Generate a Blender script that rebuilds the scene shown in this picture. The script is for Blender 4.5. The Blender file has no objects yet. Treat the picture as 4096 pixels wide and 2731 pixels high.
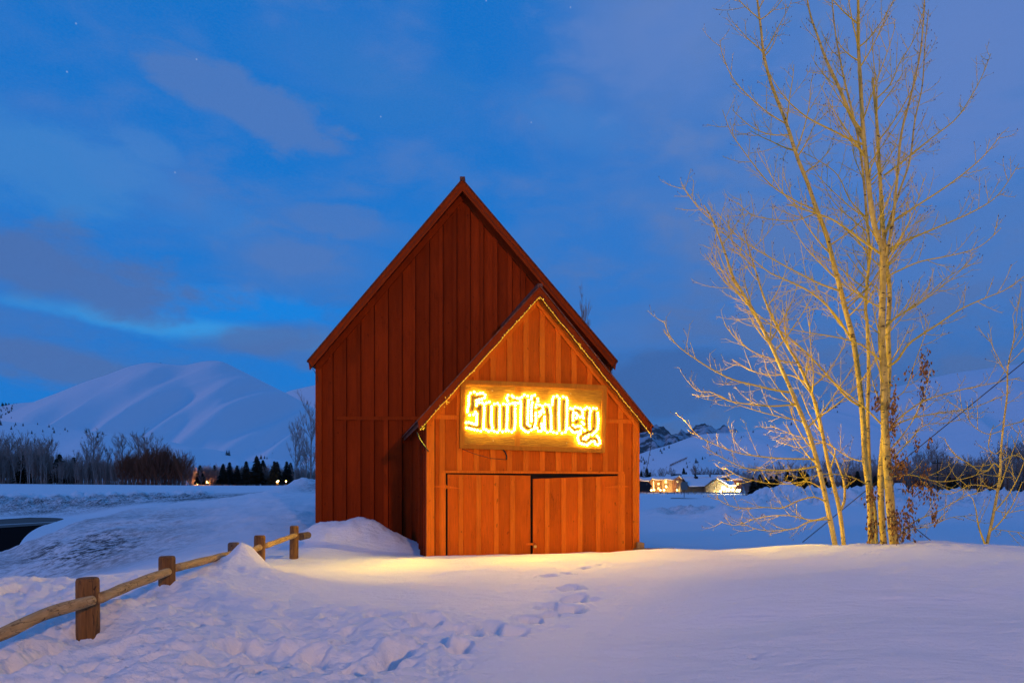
import bpy, bmesh, math, random
import numpy as np
from mathutils import Vector, Matrix
random.seed(7); np.random.seed(7)
R = math.radians
sc = bpy.context.scene
COL = sc.collection
F, CX, HZ = 2731.0, 2048.0, 1955.0      # focal length and horizon measured on the photograph
CZ = 0.0                                # eye height is z = 0

# ------------------------------------------------------------------ camera
cam = bpy.data.objects.new('camera', bpy.data.cameras.new('camera'))
COL.objects.link(cam); sc.camera = cam
cam.data.sensor_width = 36; cam.data.lens = 24.0
cam.location = (0, 0, 0); cam.rotation_euler = (R(90), 0, 0)
cam.data.shift_y = (HZ - 2731 / 2) / 4096
cam.data.clip_start = 0.1; cam.data.clip_end = 30000

# ------------------------------------------------------------------ dusk sky
W = bpy.data.worlds.new('World'); sc.world = W; W.use_nodes = True
nt = W.node_tree; nt.nodes.clear()
class NB:
    """tiny node helper"""
    def __init__(s, nt): s.nt = nt
    def n(s, t, **kw):
        x = s.nt.nodes.new(t)
        for k, v in kw.items(): setattr(x, k, v)
        return x
    def put(s, sock, v):
        if hasattr(v, 'is_linked') or isinstance(v, bpy.types.NodeSocket): s.nt.links.new(v, sock)
        else: sock.default_value = v
    def m(s, op, a, b=None, c=None, clamp=False):
        x = s.n('ShaderNodeMath', operation=op); x.use_clamp = clamp
        s.put(x.inputs[0], a)
        if b is not None: s.put(x.inputs[1], b)
        if c is not None: s.put(x.inputs[2], c)
        return x.outputs[0]
    def ss(s, v, lo, hi, a=0.0, b=1.0):
        x = s.n('ShaderNodeMapRange', interpolation_type='SMOOTHSTEP')
        s.put(x.inputs[0], v); s.put(x.inputs[1], lo); s.put(x.inputs[2], hi); s.put(x.inputs[3], a); s.put(x.inputs[4], b)
        return x.outputs[0]
    def mix(s, f, a, b, mode='MIX'):
        x = s.n('ShaderNodeMix', data_type='RGBA', blend_type=mode)
        s.put(x.inputs[0], f); s.put(x.inputs[6], a if not isinstance(a, tuple) else (*a, 1)[:4]); s.put(x.inputs[7], b if not isinstance(b, tuple) else (*b, 1)[:4])
        return x.outputs[2]
    def noise(s, vec, scale, detail=4, rough=.5, dist=0.0):
        x = s.n('ShaderNodeTexNoise'); s.put(x.inputs['Vector'], vec)
        x.inputs['Scale'].default_value = scale; x.inputs['Detail'].default_value = detail
        x.inputs['Roughness'].default_value = rough; x.inputs['Distortion'].default_value = dist
        return x.outputs['Fac']
    def comb(s, a, b, c):
        x = s.n('ShaderNodeCombineXYZ'); s.put(x.inputs[0], a); s.put(x.inputs[1], b); s.put(x.inputs[2], c); return x.outputs[0]
N = NB(nt)
tc = N.n('ShaderNodeTexCoord'); sep = N.n('ShaderNodeSeparateXYZ'); nt.links.new(tc.outputs['Generated'], sep.inputs[0])
dx, dy, dz = sep.outputs
az = N.m('ARCTAN2', dx, dy); el = N.m('ARCSINE', dz)
def ang(px, py):
    a = math.atan((px - CX) / F); return a, math.atan((HZ - py) / F * math.cos(a))
cv = N.comb(az, N.m('MULTIPLY', el, 2.2), 0.0)
soft = N.noise(cv, 4.2, 3, .5, .4); fine = N.noise(cv, 10.0, 6, .60, .3)
mottle = N.noise(cv, 260, 1, .6)
w1 = N.m('MULTIPLY', N.m('SUBTRACT', soft, .5), 1.0); w2 = N.m('MULTIPLY', N.m('SUBTRACT', fine, .5), 1.1)
wob = N.m('ADD', w1, w2)
clear_lo, clear_hi = (.0030, .200, .690), (.0025, .168, .60)
col = N.mix(N.ss(el, .12, .62), clear_lo, clear_hi)
veil = N.m('MULTIPLY', N.ss(fine, .25, .75), N.ss(soft, .35, .65))
rt = N.ss(az, -.08, .30)
vm = N.m('ADD', N.m('MULTIPLY', veil, .62), N.m('MULTIPLY', rt, N.ss(wob, -.5, .5, .30, .95)), clamp=True)
veilc = N.mix(N.ss(el, .05, .50), (.068, .155, .40), (.098, .215, .545))
col = N.mix(vm, col, veilc)
def blob(col, px, py, rx, ry, rot, c, amt, edge=.35, wb=1.0):
    a0, e0 = ang(px, py); ra, re = rx / F, ry / F
    u = N.m('SUBTRACT', az, a0); v = N.m('SUBTRACT', el, e0)
    cr, sr = math.cos(R(rot)), math.sin(R(rot))
    uu = N.m('MULTIPLY', N.m('ADD', N.m('MULTIPLY', u, cr), N.m('MULTIPLY', v, -sr)), 1 / ra)
    vv = N.m('MULTIPLY', N.m('ADD', N.m('MULTIPLY', u, sr), N.m('MULTIPLY', v, cr)), 1 / re)
    d = N.m('SQRT', N.m('ADD', N.m('MULTIPLY', uu, uu), N.m('MULTIPLY', vv, vv)))
    d = N.m('ADD', d, N.m('MULTIPLY', wob, 1.9 * wb))
    return N.mix(N.ss(d, 1.1, 1.1 - edge, 0.0, amt), col, c)
LT, PU, DK = (.062, .225, .61), (.078, .195, .52), (.073, .165, .43)
for b in [(120, 640, 520, 190, 0, (.05, .235, .62), .8, .9), (760, 800, 420, 130, 20, LT, .55, .9), (1500, 330, 500, 170, 10, (.03, .19, .57), .6, .9),
          (640, 1290, 700, 58, 2, (.035, .32, .80), 1.0, .8), (900, 1225, 600, 75, 0, (.001, .235, .78), .95, .7), (2250, 480, 300, 90, 15, LT, .5, .9),
          (960, 405, 390, 84, 14, PU, .85, .5), (600, 590, 170, 45, 16, LT, .55, .6),
          (1190, 1050, 350, 140, 0, PU, .88, .75), (1330, 890, 330, 66, 4, PU, .7, .6), (210, 1080, 470, 155, 6, DK, .90, .75),
          (130, 1410, 470, 88, 6, DK, .90, .75), (1060, 1350, 300, 66, -8, DK, .85, .8), (1330, 1410, 300, 60, 0, DK, .6, .6),
          (2650, 100, 420, 260, 0, (.125, .235, .57), .7, .9), (3900, 150, 600, 420, 0, (.122, .228, .565), .85, .9),
          (2650, 1540, 520, 150, 0, (.045, .125, .36), .8, .8), (2500, 1340, 220, 70, 0, (.08, .19, .50), .5, .9),
          (3300, 1560, 700, 190, 0, (.050, .14, .40), .6, .9), (3900, 1000, 500, 200, 0, (.085, .20, .52), .6, .9)]:
    col = blob(col, *b)
col = N.mix(N.ss(mottle, .25, .75, 0.0, .12), col, (.10, .26, .66))
for sx, sy in ((304, 95), (268, 288), (1945, 3), (2282, 30), (700, 690), (1523, 467), (786, 238), (2125, 490)):
    a0, e0 = ang(sx, sy); u = N.m('SUBTRACT', az, a0); v = N.m('SUBTRACT', el, e0)
    d = N.m('SQRT', N.m('ADD', N.m('MULTIPLY', u, u), N.m('MULTIPLY', v, v))); col = N.mix(N.ss(d, 4.0 / F, 1.0 / F, 0.0, .32), col, (.55, .62, .85))
hsv = N.n('ShaderNodeHueSaturation'); nt.links.new(col, hsv.inputs['Color']); hsv.inputs['Saturation'].default_value = 1.0; hsv.inputs['Value'].default_value = 1.0
bg = N.n('ShaderNodeBackground'); nt.links.new(hsv.outputs[0], bg.inputs['Color']); bg.inputs['Strength'].default_value = .97
nish = N.n('ShaderNodeTexSky'); nish.sky_type = 'NISHITA'; nish.sun_disc = False; nish.sun_elevation = R(-3); nish.sun_rotation = R(217)
bg2 = N.n('ShaderNodeBackground'); nt.links.new(nish.outputs[0], bg2.inputs['Color']); bg2.inputs['Strength'].default_value = .02
ad = N.n('ShaderNodeAddShader'); nt.links.new(bg.outputs[0], ad.inputs[0]); nt.links.new(bg2.outputs[0], ad.inputs[1])
wo = N.n('ShaderNodeOutputWorld'); nt.links.new(ad.outputs[0], wo.inputs['Surface'])

# faint warm glow of the town / last light, low behind the camera on the left
sun = bpy.data.objects.new('sun', bpy.data.lights.new('sun', 'SUN')); COL.objects.link(sun)
sun.data.energy = 0.38; sun.data.angle = R(9); sun.data.color = (1.0, .50, .20)
sd = Vector((-.85, -.48, .24)).normalized()
sun.rotation_euler = sd.to_track_quat('Z', 'Y').to_euler()
vs = sc.view_settings; vs.view_transform = 'Standard'; vs.look = 'None'; vs.exposure = 0; vs.gamma = 1; vs.use_curve_mapping = False
try:
    sc.cycles.use_light_tree = True; sc.cycles.sample_clamp_indirect = 6; sc.cycles.max_bounces = 6; sc.cycles.diffuse_bounces = 3
except Exception: pass

# ------------------------------------------------------------------ helpers
def P(px, py, Y): return Vector(((px - CX) / F * Y, Y, -(py - HZ) / F * Y))
def tag(o, label=None, cat=None, group=None, kind=None):
    for k, v in (('label', label), ('category', cat), ('group', group), ('kind', kind)):
        if v: o[k] = v
    return o
def empty(name, loc=(0, 0, 0), rz=0, parent=None):
    o = bpy.data.objects.new(name, None); o.location = loc; o.rotation_euler = (0, 0, rz); o.empty_display_size = .2
    COL.objects.link(o); o.parent = parent; return o
def mesh_obj(name, V, Fc, mat, parent=None, smooth=False, loc=None):
    me = bpy.data.meshes.new(name); me.from_pydata([tuple(v) for v in V], [], Fc)
    me.materials.append(mat)
    if smooth: me.polygons.foreach_set('use_smooth', [True] * len(me.polygons))
    me.update()
    o = bpy.data.objects.new(name, me); COL.objects.link(o); o.parent = parent
    if loc is not None: o.location = loc
    return o
def box_vf(x0, x1, y0, y1, z0, z1):
    V = [(x0,y0,z0),(x1,y0,z0),(x1,y1,z0),(x0,y1,z0),(x0,y0,z1),(x1,y0,z1),(x1,y1,z1),(x0,y1,z1)]
    return V, [(0,3,2,1),(4,5,6,7),(0,1,5,4),(1,2,6,5),(2,3,7,6),(3,0,4,7)]
class MB:
    def __init__(s): s.V = []; s.F = []
    def add(s, V, Fc):
        k = len(s.V); s.V += [tuple(v) for v in V]; s.F += [tuple(i + k for i in f) for f in Fc]; return s
    def box(s, *a): return s.add(*box_vf(*a))
    def prism(s, pts, d):
        """closed polygon pts (3D) extruded by vector d"""
        n = len(pts); d = Vector(d); A = [Vector(p) for p in pts]; B = [p + d for p in A]
        return s.add(A + B, [tuple(range(n)), tuple(range(2*n-1, n-1, -1))] + [(i, i + n, (i+1) % n + n, (i+1) % n) for i in range(n)])
    def tube(s, pts, rad, sides=6, cap=True):
        pts = [Vector(p) for p in pts]; n = len(pts)
        if n < 2: return s
        rad = rad if hasattr(rad, '__len__') else [rad] * n
        k = len(s.V); up = Vector((0, 0, 1)); prev = None
        for i in range(n):
            t = (pts[min(i+1, n-1)] - pts[max(i-1, 0)])
            if t.length < 1e-9: t = Vector((0, 0, 1))
            t.normalize()
            if prev is None:
                a = t.cross(up if abs(t.z) < .95 else Vector((1, 0, 0))).normalized()
            else:
                a = (prev - t * prev.dot(t))
                a = a.normalized() if a.length > 1e-6 else t.orthogonal().normalized()
            prev = a; b = t.cross(a)
            for j in range(sides):
                q = 2 * math.pi * j / sides
                s.V.append(tuple(pts[i] + (a * math.cos(q) + b * math.sin(q)) * rad[i]))
        for i in range(n - 1):
            for j in range(sides):
                s.F.append((k + i*sides + j, k + i*sides + (j+1) % sides, k + (i+1)*sides + (j+1) % sides, k + (i+1)*sides + j))
        if cap:
            s.F.append(tuple(k + j for j in range(sides))[::-1]); s.F.append(tuple(k + (n-1)*sides + j for j in range(sides)))
        return s
    def build(s, name, mat, parent=None, smooth=False, loc=None): return mesh_obj(name, s.V, s.F, mat, parent, smooth, loc)
def copy_tree(o, parent=None):
    c = o.copy(); COL.objects.link(c); c.parent = parent
    for ch in list(o.children): copy_tree(ch, c)
    return c

# ------------------------------------------------------------------ materials
def mat(name, color, rough=.8, metal=0, fn=None, spec=.3):
    m = bpy.data.materials.new(name); m.use_nodes = True; t = m.node_tree
    b = t.nodes['Principled BSDF']; b.inputs['Base Color'].default_value = (*color, 1)
    b.inputs['Roughness'].default_value = rough; b.inputs['Metallic'].default_value = metal; b.inputs['Specular IOR Level'].default_value = spec
    if fn: fn(NB(t), b, t)
    return m
def emis(name, color, s):
    m = bpy.data.materials.new(name); m.use_nodes = True; b = m.node_tree.nodes['Principled BSDF']
    b.inputs['Base Color'].default_value = (*color, 1)
    b.inputs['Emission Color'].default_value = (*color, 1); b.inputs['Emission Strength'].default_value = s; return m
def bump(n, b, h, strength, dist=.02):
    x = n.n('ShaderNodeBump'); x.inputs['Strength'].default_value = strength; x.inputs['Distance'].default_value = dist
    n.nt.links.new(h, x.inputs['Height']); n.nt.links.new(x.outputs[0], b.inputs['Normal'])
def objvec(n, sx, sy, sz, rnd=True):
    c = n.n('ShaderNodeTexCoord'); mp = n.n('ShaderNodeMapping'); n.nt.links.new(c.outputs['Object'], mp.inputs[0])
    mp.inputs['Scale'].default_value = (sx, sy, sz)
    if rnd:
        oi = n.n('ShaderNodeObjectInfo'); n.nt.links.new(n.comb(n.m('MULTIPLY', oi.outputs['Random'], 31), n.m('MULTIPLY', oi.outputs['Random'], 17), n.m('MULTIPLY', oi.outputs['Random'], 53)), mp.inputs['Location'])
    return mp.outputs[0]
def paint(name, c, var=.3, crack=.5):
    def fn(n, b, t):
        oi = n.n('ShaderNodeObjectInfo')
        v = objvec(n, 14, 14, .9); g = n.noise(v, 3.0, 6, .65)
        big = n.noise(objvec(n, 1.2, 1.2, .5), 1.6, 4, .6)
        dark = tuple(x * .80 for x in c); lite = (min(1, c[0]*1.25), c[1]*1.3, c[2]*1.25)
        k = n.mix(n.ss(g, .3, .7), dark, c)
        k = n.mix(n.ss(big, .42, .75, 0, .5), k, lite)
        hs = n.n('ShaderNodeHueSaturation'); t.links.new(k, hs.inputs['Color'])
        t.links.new(n.ss(oi.outputs['Random'], 0, 1, 1 - var, 1 + var * .6), hs.inputs['Value'])
        cr = n.noise(objvec(n, 30, 30, .55), 2.0, 3, .5); crk = n.ss(n.m('ABSOLUTE', n.m('SUBTRACT', cr, .5)), 0.0, .012)
        gate = n.ss(n.noise(objvec(n, 2, 2, .8), 1.5, 2), .50, .62)
        cm = n.m('MAXIMUM', crk, n.m('SUBTRACT', 1.0, n.m('MULTIPLY', gate, crack)))
        kn = n.ss(n.noise(objvec(n, 11, 11, 6), 1.0, 2, .5), .70, .76); cm = n.m('SUBTRACT', cm, n.m('MULTIPLY', kn, .45), clamp=True)
        t.links.new(n.mix(cm, (c[0]*.12, c[1]*.12, c[2]*.12), hs.outputs[0]), b.inputs['Base Color'])
        bump(n, b, n.m('ADD', g, cm), .45, .006)
    return mat(name, c, .85, 0, fn, .08)
M = {}
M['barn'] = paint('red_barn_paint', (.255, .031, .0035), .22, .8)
M['barn_trim'] = paint('red_barn_trim_paint', (.30, .040, .0045), .15, .5)
M['shed'] = paint('orange_red_shed_paint', (.76, .136, .006), .14, .95)
M['shed_trim_lit'] = paint('orange_red_trim_lit_paint', (.93, .198, .010), .10, .5)  # trim paint; on battens its lighter tone paints in the light they catch
M['dark'] = mat('shade_black', (.012, .008, .006), .9)  # black standing in for shade between boards and behind doors
M['cord'] = mat('dark_cord', (.02, .025, .02), .6)
M['iron'] = mat('rusted_iron', (.09, .035, .015), .55, .6)
M['brass'] = mat('brass', (.6, .42, .12), .35, .9)
def fn_roof(n, b, t):
    g = n.noise(objvec(n, 6, 1, 6), 2, 5); t.links.new(n.mix(n.ss(g, .35, .65), (.10, .035, .02), (.17, .07, .045)), b.inputs['Base Color']); bump(n, b, g, .5, .02)
M['roof'] = mat('weathered_roof', (.13, .05, .03), .8, 0, fn_roof)
def fn_snow(n, b, t):
    c = n.n('ShaderNodeTexCoord'); geo = c.outputs['Object']
    f1 = n.noise(geo, 13.0, 8, .7); mp = n.n('ShaderNodeMapping'); t.links.new(geo, mp.inputs[0]); mp.inputs['Scale'].default_value = (1.2, 6, 2); mp.inputs['Rotation'].default_value = (0, 0, R(12))
    f2 = n.noise(mp.outputs[0], 2.2, 6, .6); f3 = n.noise(geo, 60, 3, .7)
    h = n.m('ADD', n.m('ADD', f1, n.m('MULTIPLY', f2, 1.1)), n.m('MULTIPLY', f3, .35))
    bump(n, b, h, .95, .034)
    at = n.n('ShaderNodeAttribute', attribute_name='dirt')
    dn = n.noise(geo, 3.6, 8, .72); dn2 = n.noise(geo, .35, 5, .6)
    dm = n.m('MULTIPLY', at.outputs['Fac'], n.ss(n.m('ADD', dn, n.m('MULTIPLY', dn2, .5)), .60, .92), clamp=True)
    t.links.new(n.mix(dm, (.86, .87, .90), (.045, .038, .032)), b.inputs['Base Color'])
M['snow'] = mat('snow', (.86, .87, .9), .62, 0, fn_snow, .2)
def fn_msnow(n, b, t):
    c = n.n('ShaderNodeTexCoord'); h = n.noise(c.outputs['Object'], .012, 8, .62); bump(n, b, h, .35, 14)
M['msnow'] = mat('mountain_snow', (.80, .83, .88), .8, 0, fn_msnow, .1)
def fn_dark_m(n, b, t):
    c = n.n('ShaderNodeTexCoord'); v = c.outputs['Object']
    a = n.noise(v, .0028, 7, .62); f = n.noise(v, .02, 4, .6)
    k = n.ss(n.m('ADD', a, n.m('MULTIPLY', f, .25)), .60, .68)
    t.links.new(n.mix(k, (.035, .05, .06), (.42, .47, .54)), b.inputs['Base Color'])
M['forest_m'] = mat('forested_mountain', (.1, .12, .14), .9, 0, fn_dark_m)
def wood(name, c1, c2, zs=1.0, axis='z', crk=.6):
    def fn(n, b, t):
        s = {'z': (9, 9, .7), 'x': (.7, 9, 9), 'y': (9, .7, 9)}[axis]
        g = n.noise(objvec(n, *s), 3.2, 6, .62); cr = n.noise(objvec(n, *[q * 1.3 for q in s]), 1.7, 3, .5, .3)
        crk_ = n.ss(n.m('ABSOLUTE', n.m('SUBTRACT', cr, .5)), 0, .018)
        knots = n.ss(n.noise(objvec(n, 6, 6, 6), 1.8, 2), .68, .74)
        k = n.mix(n.ss(g, .3, .7), c1, c2); k = n.mix(knots, k, tuple(q * .3 for q in c1))
        t.links.new(n.mix(n.m('MAXIMUM', crk_, 1 - crk), tuple(q * .15 for q in c1), k), b.inputs['Base Color'])
        bump(n, b, n.m('ADD', g, crk_), .6, .01)
    return mat(name, c1, .8, 0, fn)
M['post'] = wood('stained_post_wood', (.12, .055, .018), (.22, .105, .032))
M['oldpost'] = wood('grey_post_wood', (.09, .060, .042), (.16, .11, .08))
M['rail'] = wood('yellow_rail_wood', (.30, .19, .075), (.46, .31, .14), axis='y')
def fn_ply(n, b, t):
    g = n.noise(objvec(n, 1.6, 3, 22, False), 2.2, 8, .7, .6); k = n.mix(n.ss(g, .35, .66), (.34, .135, .006), (.64, .31, .012)); t.links.new(k, b.inputs['Base Color']); bump(n, b, g, .9, .02)
M['ply'] = mat('weathered_sign_plywood', (.3, .16, .05), .75, 0, fn_ply)
M['tinsel'] = mat('gold_tinsel', (.24, .13, .008), .4, .2, None, .5)
M['frame'] = paint('sign_frame_paint', (.55, .19, .015), .1, .3)
M['bulb'] = emis('warm_bulb', (1.0, .74, .13), 34)
M['rope'] = emis('warm_rope_light', (1.0, .60, .02), .45)
M['mini'] = emis('mini_bulb', (1.0, .68, .06), 1.1)
def fn_bark(n, b, t):
    v = objvec(n, 1, 1, 1); s = objvec(n, 6, 6, 16)
    g = n.noise(v, 5, 5, .6); sc_ = n.noise(s, 1.3, 3, .55); scar = n.ss(sc_, .62, .66); fl = n.noise(objvec(n, 26, 26, 50), 2, 3, .6)
    k = n.mix(n.ss(g, .3, .7), (.42, .31, .060), (.64, .50, .13)); k = n.mix(n.ss(fl, .58, .72, 0, .6), k, (.14, .12, .08)); k = n.mix(n.m('MULTIPLY', scar, .9), k, (.035, .03, .022))
    t.links.new(k, b.inputs['Base Color']); bump(n, b, n.m('SUBTRACT', g, scar), .5, .01)
M['bark'] = mat('aspen_bark', (.45, .4, .3), .75, 0, fn_bark)
M['twig'] = mat('aspen_branch_bark', (.60, .45, .045), .75)
M['bud'] = mat('brown_catkin', (.10, .035, .015), .8)
def fn_leaf(n, b, t):
    g = n.noise(objvec(n, 9, 9, 9), 2, 2); t.links.new(n.mix(n.ss(g, .35, .65), (.09, .040, .012), (.30, .15, .04)), b.inputs['Base Color'])
M['leaf'] = mat('dead_brown_leaves', (.28, .12, .03), .7, 0, fn_leaf)
def tone(name, a, c, sc_=.5):
    def fn(n, b, t):
        oi = n.n('ShaderNodeObjectInfo'); g = n.noise(objvec(n, 1, 1, 1), sc_ * 6, 3)
        t.links.new(n.mix(n.m('ADD', n.m('MULTIPLY', g, .5), n.m('MULTIPLY', oi.outputs['Random'], .5)), a, c), b.inputs['Base Color'])
    return mat(name, a, .9, 0, fn, .1)
M['bare'] = tone('grey_bare_crown', (.20, .155, .135), (.38, .31, .27))
M['bare_red'] = tone('reddish_bare_brush', (.17, .060, .038), (.30, .115, .055))
M['conifer'] = tone('conifer_needles', (.010, .018, .014), (.030, .042, .030))
M['hillfir'] = tone('hill_conifer_needles', (.018, .026, .022), (.04, .05, .04))
M['asphalt'] = mat('grey_asphalt', (.15, .14, .13), 1, 0, None, 0)
M['wet'] = mat('bare_black_asphalt', (.014, .012, .012), 1, 0, None, 0)
M['line'] = mat('road_paint', (.45, .45, .45), .7)
M['tan'] = mat('tan_wall', (.42, .27, .13), .8)
M['ochre'] = mat('ochre_wall', (.36, .19, .08), .8)
M['rust'] = mat('brown_siding', (.28, .13, .07), .8)
M['greywall'] = tone('weathered_grey_siding', (.12, .095, .065), (.18, .145, .10))
M['blackwall'] = mat('dark_cabin_wall', (.02, .02, .022), .8)
M['win'] = emis('lit_window', (1.0, .70, .24), 2.2)
M['lamp'] = emis('lamp_glass', (1.0, .70, .22), 30)
M['flood'] = emis('flood_lamp_glass', (1.0, .88, .55), 60)
M['pole'] = mat('dark_pole_wood', (.035, .026, .02), .9)
M['signback'] = mat('grey_sign_metal', (.12, .15, .14), .6)
M['bluesign'] = mat('blue_sign_face', (.02, .25, .40), .5)

# ------------------------------------------------------------------ noise for terrain
def _h(ix, iy, s):
    n = (ix.astype(np.int64) * 374761393 + iy.astype(np.int64) * 668265263 + s * 69069) & 0xffffffff
    n = ((n ^ (n >> 13)) * 1274126177) & 0xffffffff
    return ((n ^ (n >> 16)) & 0xffff) / 65535.0
def vnoise(x, y, s=0):
    ix, iy = np.floor(x), np.floor(y); fx, fy = x - ix, y - iy
    fx = fx * fx * fx * (fx * (fx * 6 - 15) + 10); fy = fy * fy * fy * (fy * (fy * 6 - 15) + 10)
    a, b, c, d = _h(ix, iy, s), _h(ix + 1, iy, s), _h(ix, iy + 1, s), _h(ix + 1, iy + 1, s)
    return (a + (b - a) * fx + (c - a) * fy + (a - b - c + d) * fx * fy) * 2 - 1
def fbm(x, y, o=4, s=0, g=.5):
    t = 0; a = 1
    for i in range(o):
        c, q = math.cos(i * 1.1), math.sin(i * 1.1)
        t = t + a * vnoise((x * c - y * q) * 2**i + 17.3 * i, (x * q + y * c) * 2**i - 9.1 * i, s + i); a *= g
    return t
def ridged(x, y, o=3, s=0):
    t = 0; a = 1
    for i in range(o): t = t + a * (1 - 2 * np.abs(vnoise(x * 2**i + 5.2 * i, y * 2**i, s + i))); a *= .5
    return t
def sstep(x, a, b):
    t = np.clip((x - a) / (b - a), 0, 1); return t * t * (3 - 2 * t)

# ------------------------------------------------------------------ terrain: knots (distance, height) per bearing
def zz(py, Y): return -(py - HZ) / F * Y
K = {   # bearing (px): list of (Y, z), same number of knots
 -1500: [(1.2,-1.5),(4.5,-1.45),(6.5,-1.35),(8.2,-1.2),(10.5,-2.1),(18,-2.9),(24,-2.9),(33,-3.5),(84,-3.5),(95,-1.2),(150,.4),(350,3.0),(700,6)],
 0:     [(1.2,-1.5),(4.5,-1.45),(7.0,-1.38),(8.9,zz(2303,8.9)),(11,-2.0),(20,-3.0),(26.5,zz(2222,26.5)),(34,-3.5),(82,-3.5),(95,zz(1995,95)),(150,.8),(330,zz(1932,330)),(700,7)],
 300:   [(1.2,-1.5),(4.5,-1.44),(7.0,-1.38),(9.2,zz(2305,9.2)),(11.5,-1.9),(19,-2.55),(31,zz(2068,31)),(39,-3.0),(82,-3.45),(95,zz(1992,95)),(150,.8),(330,zz(1936,330)),(700,7)],
 600:   [(1.2,-1.5),(4.5,-1.43),(7.0,-1.36),(9.8,zz(2278,9.8)),(12,-1.6),(20,-1.95),(42,zz(2012,42)),(50,-1.7),(70,-2.3),(95,zz(1985,95)),(150,.7),(330,zz(1939,330)),(700,7)],
 900:   [(1.2,-1.5),(4.5,-1.42),(7.5,-1.38),(11,zz(2268,11)),(14,-1.55),(22,zz(2125,22)),(46,zz(1988,46)),(54,-1.2),(72,-1.6),(95,zz(1974,95)),(150,.6),(330,zz(1941,330)),(700,7)],
 1200:  [(1.2,-1.5),(4.5,-1.42),(8.0,-1.42),(14.3,zz(2251,14.3)),(17,-1.50),(25,zz(2055,25)),(47,zz(1950,47)),(55,-.3),(72,-.4),(95,zz(1950,95)),(150,.75),(330,zz(1943,330)),(700,6)],
 1500:  [(1.2,-1.5),(4.5,-1.42),(8.0,-1.45),(14.7,zz(2236,14.7)),(17,-1.56),(25,-1.2),(47,-.3),(55,-.4),(72,-.5),(95,0),(150,.3),(350,1.0),(700,3)],
 2100:  [(1.2,-1.5),(4.5,-1.42),(8.0,-1.48),(15.2,zz(2213,15.2)),(18,-1.6),(25,-1.9),(40,-2.0),(50,-2.1),(72,-2.2),(95,-2.1),(150,-2.2),(350,-2.4),(700,-2.5)],
 2560:  [(1.2,-1.5),(4.5,-1.42),(8.0,-1.46),(15.8,zz(2204,15.8)),(18.5,-1.75),(24,-2.45),(34,-2.5),(48,-2.5),(60,-1.9),(75,-2.3),(150,-2.5),(345,zz(1971,345)),(700,-2.5)],
 2850:  [(1.2,-1.5),(4.5,-1.38),(8.0,-1.34),(15.0,zz(2204,15.0)),(18.0,-1.75),(24,-2.5),(34,-2.5),(50,-2.55),(64,-1.8),(76,-2.3),(130,-2.5),(345,zz(1974,345)),(700,-2.5)],
 3050:  [(1.2,-1.5),(4.5,-1.36),(8.0,-1.28),(14.6,zz(2185,14.6)),(17.5,-1.8),(24,-2.5),(34,-2.5),(50,-2.5),(72,-2.4),(100,-2.2),(112,zz(1976,112)),(300,-2.6),(700,-2.5)],
 3350:  [(1.2,-1.5),(4.5,-1.34),(8.0,-1.20),(14.2,zz(2163,14.2)),(17.5,-1.8),(24,-2.5),(34,-2.5),(50,-2.5),(80,-2.5),(104,-2.2),(115,zz(1972,115)),(300,-2.6),(700,-2.5)],
 3700:  [(1.2,-1.5),(4.5,-1.34),(8.0,-1.16),(13.9,zz(2161,13.9)),(17.0,-1.8),(24,-2.5),(34,-2.5),(50,-2.5),(90,-2.5),(128,-2.5),(140,zz(1983,140)),(300,-2.7),(700,-2.5)],
 4096:  [(1.2,-1.5),(4.5,-1.34),(8.0,-1.16),(13.3,zz(2183,13.3)),(16.5,-1.9),(24,-2.5),(34,-2.5),(50,-2.5),(90,-2.5),(115,-2.5),(127,zz(1992,127)),(300,-2.7),(700,-2.5)],
 5600:  [(1.2,-1.5),(4.5,-1.34),(8.0,-1.2),(12.0,-1.2),(15,-1.8),(24,-2.5),(34,-2.5),(50,-2.5),(90,-2.5),(115,-2.5),(127,-2.1),(300,-2.7),(700,-2.5)],
}
kx = sorted(K); NU, NS = 360, 900
tu = np.linspace(-1500, 5600, NU); ts = np.linspace(math.log(1.0), math.log(760), NS)
KY = np.array([[math.log(k[0]) for k in K[c]] for c in kx]); KZ = np.array([[k[1] for k in K[c]] for c in kx])
tab = np.zeros((NU, NS))
for i, u in enumerate(tu):
    yy = [np.interp(u, kx, KY[:, j]) for j in range(KY.shape[1])]; zv = [np.interp(u, kx, KZ[:, j]) for j in range(KY.shape[1])]
    tab[i] = np.interp(ts, yy, zv)
def gblur(A, sg, ax):
    r = int(sg * 3) + 1; k = np.exp(-.5 * (np.arange(-r, r + 1) / sg)**2); k /= k.sum()
    A = np.moveaxis(A, ax, -1); B = np.pad(A, [(0, 0)] * (A.ndim - 1) + [(r, r)], mode='edge'); o = sum(k[i] * B[..., i:i + A.shape[-1]] for i in range(2*r + 1))
    return np.moveaxis(o, -1, ax)
tab = gblur(gblur(tab, 3.5, 1), 4.0, 0)
def base_z(px, Y):
    u = np.clip((px - tu[0]) / (tu[1] - tu[0]), 0, NU - 1.001); v = np.clip((np.log(np.maximum(Y, 1.0)) - ts[0]) / (ts[1] - ts[0]), 0, NS - 1.001)
    i, j = u.astype(int), v.astype(int); fu, fv = u - i, v - j
    return tab[i, j]*(1-fu)*(1-fv) + tab[i+1, j]*fu*(1-fv) + tab[i, j+1]*(1-fu)*fv + tab[i+1, j+1]*fu*fv
TH = -1.44
def gxy(px, py, z=TH): Y = -z * F / (py - HZ); return ((px - CX) / F * Y, Y)
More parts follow.
